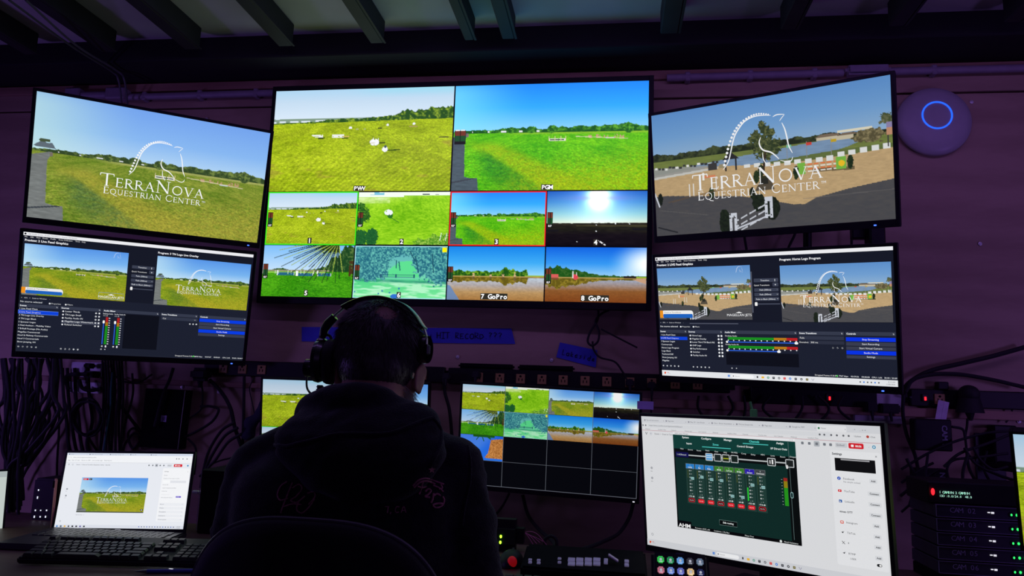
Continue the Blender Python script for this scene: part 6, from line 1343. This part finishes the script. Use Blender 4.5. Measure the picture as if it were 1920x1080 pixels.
arm = np.clip((ax - .17) / .06, 0, 1)
co += no_ * ((.016 * f1 * (.5 + .5 * arm) + .006 * f2 * (.4 + .6 * arm)) + .004 * np.abs(np.sin(Z_ * 70 + 5 * f1 * 8)) * arm * (Z_ < .86))[:, None]
me.vertices.foreach_set('co', co.ravel()); me.update(); attach(hoodie, man)

# the hood folded down on the back
b = MB()
pth = [(hx - .105, 1.475, 1.015), (hx - .118, 1.42, 1.040), (hx - .100, 1.365, 1.072), (hx - .050, 1.330, 1.090), (hx + .005, 1.318, 1.096), (hx + .058, 1.330, 1.086), (hx + .108, 1.365, 1.060), (hx + .128, 1.42, 1.030), (hx + .112, 1.475, 1.005)]
pth = spline(pth, 6); b.tube(pth, [.022 + .018 * math.sin(PI * i / (len(pth) - 1)) for i in range(len(pth))], 16)
lay = []
for py, xl, xr, y, dp in ((748, 618, 800, 1.335, .030), (762, 572, 822, 1.320, .045), (785, 536, 830, 1.300, .060), (815, 518, 836, 1.282, .070), (850, 522, 834, 1.268, .070), (885, 545, 815, 1.258, .060), (915, 580, 780, 1.250, .045), (940, 630, 740, 1.246, .028)):
    v0, v1 = at(xl, py, Y=y), at(xr, py, Y=y); lay.append(ring(v0.z, v0.x, v1.x, y, dp, 24, 2.2))
b.loft(lay); hood = mk('hood', b, fleece, man); remesh(hood, .006, 8, .6)
me = hood.data; co = np.zeros(len(me.vertices) * 3); me.vertices.foreach_get('co', co); co = co.reshape(-1, 3); no_ = np.zeros(len(co) * 3); me.vertices.foreach_get('normal', no_); no_ = no_.reshape(-1, 3)
X_, Y_, Z_ = co.T; co += no_ * (.010 * (fbm((X_ * .6 + Z_) * 16 + 60, (Z_ * 1.2 - .7 * X_) * 26 + 50, 9, 2) - .5))[:, None]; me.vertices.foreach_set('co', co.ravel()); me.update()
attach(hood, man)
bpy.context.view_layer.update()
def bvh_of(objs):
    V = []; P = []
    for o in objs:
        n0 = len(V); V += [o.matrix_world @ v.co for v in o.data.vertices]; P += [tuple(i + n0 for i in p.vertices) for p in o.data.polygons]
    return BVHTree.FromPolygons(V, P)
BV = bvh_of([hood, hoodie]); ORG = Vector((0, 0, CAMZ))
def drape(px, py, off=.0):
    d = (CR @ Vector((px - 960, py - 540, F))).normalized(); h_, n_, _, _ = BV.ray_cast(ORG, d)
    return (h_ - d * off) if h_ else None
def seam(pts, r, name, m, parent):
    P = [drape(x.x, x.y, r * .3) for x in spline([(a, b_, 0) for a, b_ in pts], 8)]; P = [p for p in P if p]
    for _ in range(2): P = [P[0]] + [(P[i - 1] + P[i] * 2 + P[i + 1]) / 4 for i in range(1, len(P) - 1)] + [P[-1]]
    o = MB().tube(P, r, 8).build(name, m, None); attach(o, man); return o
seam([(516, 834), (535, 838), (560, 832), (592, 825), (625, 816), (665, 814), (700, 815), (735, 812), (768, 800), (795, 789), (812, 784)], .0042, 'hood_seam', fleece, man)
seam([(812, 784), (824, 800), (828, 818), (822, 845), (806, 876)], .0035, 'hood_seam', fleece, man)
seam([(878, 836), (882, 870), (881, 905), (872, 945), (866, 985)], .0025, 'sleeve_seam', fleece, man)
prm = mat('print_pink', (.42, .15, .20), .9, var=.35, scale=200)
def prints(strokes, name, r=.0012):
    b = MB()
    for st in strokes:
        P = [drape(x.x, x.y, .0006) for x in spline([(a, c_, 0) for a, c_ in st], 4)]; P = [p for p in P if p]
        if len(P) > 1: b.tube(P, r, 5)
    o = b.build(name, prm, None); attach(o, man)
star = [(810 + 7 * math.cos(R(-90 + 36 * k * 1.0)) * (1 if k % 2 == 0 else .42), 881 + 7 * math.sin(R(-90 + 36 * k)) * (1 if k % 2 == 0 else .42)) for k in range(11)]
b = MB(); P = [drape(*q_, .0015) for q_ in star[:10]]; cc = drape(810, 881, .0015)
if all(P) and cc:
    vs = [b.bm.verts.new(p) for p in P]; vc = b.bm.verts.new(cc)
    for i in range(10): b.bm.faces.new((vc, vs[i], vs[(i + 1) % 10]))
    o = b.build('star_print', prm, None, smooth=0); attach(o, man)
prints([[(774, 911), (785, 900), (800, 897), (818, 903), (832, 908)], [(776, 914), (788, 904), (802, 902), (816, 908)], [(793, 903), (790, 915), (786, 927)], [(797, 922), (803, 917), (808, 920), (803, 927), (797, 931), (806, 933)], [(813, 925), (811, 936), (808, 943)], [(812, 930), (820, 926), (826, 930)], [(830, 931), (833, 938), (829, 948), (818, 952), (812, 947), (822, 944), (832, 945)], [(783, 912), (792, 914), (800, 912)], [(826, 908), (829, 915), (823, 917)], [(812, 910), (824, 915), (831, 922)]], 'script_print', .0017)
prints([[(538, 903), (526, 912), (520, 928), (526, 938), (540, 934)], [(548, 905), (540, 925), (532, 945), (526, 962)], [(548, 915), (560, 908), (566, 916), (556, 930), (545, 938), (556, 942), (572, 930)], [(560, 940), (556, 955), (566, 962), (580, 950), (590, 935)], [(576, 925), (588, 922), (590, 932), (578, 946)], [(532, 950), (548, 945), (565, 946)]], 'script_print', .0013)
prints([[(728, 950), (726, 962)], [(749, 951), (744, 950), (741, 956), (743, 961), (748, 960)], [(752, 961), (757, 950), (761, 961)], [(754, 957), (760, 957)], [(733, 960), (731, 964)], [(722, 950), (730, 950)]], 'letter_print', .0010)
# trousers and shoes
b = MB()
for s in (-1, 1):
    hip = Vector((SX - .02 + s * .09, 1.30, .475)); kn = Vector((SX - .02 + s * .16, 1.70, .49)); an = Vector((SX - .02 + s * .15, 1.74, .06)); capsule(b, hip, kn, .085, .062, 20); capsule(b, kn, an, .060, .045, 20)
b.ell((SX - .02, 1.29, .49), (.19, .13, .09)); tr = mk('trousers', b, mat('denim', (.02, .025, .05), .9), man); remesh(tr, .01, 6); attach(tr, man)
for s in (-1, 1):
    b = MB(); capsule(b, (SX - .02 + s * .15, 1.73, .0), (SX - .02 + s * .16, 1.88, -.012), .045, .038, 16); bmesh.ops.bisect_plane(b.bm, geom=b.bm.verts[:] + b.bm.edges[:] + b.bm.faces[:], plane_co=(0, 0, -.045), plane_no=(0, 0, 1), clear_inner=True)
    o = b.build('shoe', rubber, None); attach(o, man)

# ------------------------------------------------------------------ headset
hs = empty('headset', (hx, 1.45, 1.20), 'black over-ear headset with a boom microphone on the man\'s head', 'headset')
hp = Vector((hx, 1.45, 1.20)); HY = 1.452
def hpt(px, py, Y=HY): return at(px, py, Y=Y) - hp
hb = mat('headset_black', (.014, .014, .016), .32, spec=.7, coat=.3)
def strap(px, w0, th):     # flat curved band following the points, wide along y
    P = [hpt(*q_) for q_ in px]; P = spline(P, 6); b = MB(); rings = []
    for i, p in enumerate(P):
        t = (P[min(i + 1, len(P) - 1)] - P[max(i - 1, 0)]).normalized(); nrm = Vector((0, 1, 0)).cross(t).normalized(); wd = w0 / 2
        rings.append([p + Vector((0, wd * a, 0)) + nrm * th / 2 * c_ for a, c_ in ((-1, -.6), (-.8, -1), (.8, -1), (1, -.6), (1, .6), (.8, 1), (-.8, 1), (-1, .6))])
    b.loft(rings); return b
strap([(645, 577), (660, 569), (680, 562), (700, 559), (720, 560), (742, 566), (762, 576), (778, 592), (790, 610), (796, 617)], .034, .008).build('headband', hb, hs)
strap([(652, 580), (668, 572), (690, 566), (712, 565), (735, 570), (752, 578), (768, 592), (779, 606)], .040, .007).build('headband_pad', rubber, hs)
strap([(796, 617), (800, 632), (800, 650)], .010, .003).build('slider', steel, hs); strap([(645, 577), (632, 588), (618, 602)], .010, .003).build('slider', steel, hs)
b = MB(); b.tube([hpt(628, 594), hpt(616, 606), hpt(608, 618), hpt(606, 630)], [.009, .010, .009, .008], 12); b.build('hinge', hb, hs)
b = MB(); b.tube([hpt(606, 618), hpt(601, 645), hpt(597, 680)], [.006, .007, .007], 10); b.build('yoke', hb, hs)
def cup(px, py, s, big):   # s: outward side
    c_ = hpt(px, py); k = 1 if big else .66
    b = MB(); b.lathe([(0, -.004), (.030 * k, -.004), (.040 * k, .002), (.044 * k, .012), (.042 * k, .020)], c=c_, axis=(s, -.12, 0), n=36); b.build('ear_cup', hb, hs)
    b = MB(); 
    prof = [(.041 * k + .006 * math.cos(a), -.012 + .012 * math.sin(a)) for a in [2 * PI * i / 12 for i in range(13)]]; b.lathe(prof, c=c_, axis=(s, -.12, 0), n=36); b.build('ear_cushion', rubber, hs)
cup(610, 678, -1, True); cup(786, 655, 1, False)
b = MB(); c_ = hpt(801, 656); b.box(c_, (.010, .022, .022), .003); b.build('cup_cap', hb, hs)
b = MB(); c_ = hpt(586, 690); b.lathe([(0, -.006), (.014, -.006), (.018, 0), (.018, .014), (0, .014)], c=c_, axis=(-1, 0, 0), n=24); b.build('microphone_pivot', hb, hs)
b = MB(); b.tube(spline([hpt(578, 695, 1.47), hpt(575, 712, 1.475), hpt(576, 728, 1.48), hpt(584, 739, 1.50), hpt(596, 746, 1.53)], 6), .0022, 8); b.build('microphone_boom', hb, hs)
b = MB(); b.tube([hpt(600, 722, 1.45), hpt(599, 736, 1.45), hpt(596, 748, 1.45), hpt(600, 765, 1.43)], [.006, .0055, .005, .003], 10)
for k in range(5): b.tube([hpt(600 - k * .6, 724 + 5 * k, 1.45), hpt(600 - k * .6, 726 + 5 * k, 1.45)], .0075, 10)
b.build('strain_relief_cable', rubber, hs)
b = MB(); b.box(hpt(604, 640), (.020, .022, .012), .004); b.tube(spline([hpt(606, 636), hpt(612, 628), hpt(620, 632), hpt(622, 645)], 4), .003, 8); b.build('cup_bracket', hb, hs)

# ------------------------------------------------------------------ office chair
cb = mat('chair_fabric', (.010, .010, .012), .75, var=.2, scale=120, bump=.3, spec=.4)
ch = empty('office_chair', (-.475, 1.20, FZ), 'black rounded office chair back in front of the camera, with the man sitting in it', 'office chair')
co_ = Vector((-.475, 1.20, FZ)); ct = at(592, 968, Y=1.14); cl_, cr2 = at(327, 1080, Y=1.14), at(853, 1080, Y=1.14); cxm = (cl_.x + cr2.x) / 2; hw = (cr2.x - cl_.x) / 2; zt_ = ct.z; hh = .25; zc = zt_ - hh
b = MB(); rings = []
NA = 72
for (s_, dy) in ((.0, .022), (.55, .024), (.90, .020), (.975, .013), (1.0, .0), (.975, -.014), (.90, -.020), (.55, -.022), (.0, -.020)):
    rg = []
    for k in range(NA):
        a = 2 * PI * k / NA; c_, q_ = math.cos(a), math.sin(a); e = 3.0; x = hw * s_ * abs(c_) ** (2 / e) * (1 if c_ > 0 else -1); z = hh * s_ * abs(q_) ** (2 / (e - .5)) * (1 if q_ > 0 else -1)
        taper = 1 - .10 * max(0, -z / hh); y = 1.14 + dy + .9 * x * x * .9 + .05 * (z / hh) ** 2 * 0 - .03 * (z / hh); rg.append(Vector((cxm + x * taper, y, zc + z)) - co_)
    rings.append(rg)
b.loft(rings, cap=True); bk = b.build('backrest', cb, ch, smooth=70)
b = MB(); rg = [Vector((cxm + hw * .999 * abs(math.cos(a)) ** (2 / 3) * (1 if math.cos(a) > 0 else -1) * (1 - .10 * max(0, -math.sin(a))), 0, zc + hh * .999 * abs(math.sin(a)) ** (2 / 2.5) * (1 if math.sin(a) > 0 else -1))) for a in [2 * PI * k / 96 for k in range(97)]]
for v in rg: v.y = 1.14 + .81 * (v.x - cxm) ** 2 - .03 * (v.z - zc) / hh
b.tube([v - co_ for v in rg], .0035, 8, cap=False); b.build('rim_highlight', mat('chair_rim_highlight', (.10, .10, .11), .35), ch)  # pale tube along the backrest edge stands in for a rim highlight
b = MB(); b.box(Vector((cxm, 1.37, .425)) - co_, (.48, .44, .07), .03, seg=4); b.build('seat', cb, ch)
b = MB(); b.tube([Vector((cxm, 1.19, .62)) - co_, Vector((cxm, 1.20, .48)) - co_, Vector((cxm, 1.26, .37)) - co_, Vector((cxm, 1.36, .37)) - co_], .018, 10); b.build('back_bracket', dmetal, ch)
b = MB(); b.cyl(Vector((cxm, 1.36, .38)) - co_, Vector((cxm, 1.36, .06)) - co_, .026); b.build('gas_lift', dmetal, ch)
for k in range(5):
    a = 2 * PI * k / 5 + .3; e = Vector((cxm + .28 * math.cos(a), 1.36 + .28 * math.sin(a), .035)); st_ = MB().tube([Vector((cxm, 1.36, .075)) - co_, e - co_], [.024, .015], 10).build('leg', black, ch); MB().cyl(e - co_ + Vector((-.012, 0, -.055)), e - co_ + Vector((.012, 0, -.055)), .029, n=18).build('caster', rubber, st_)
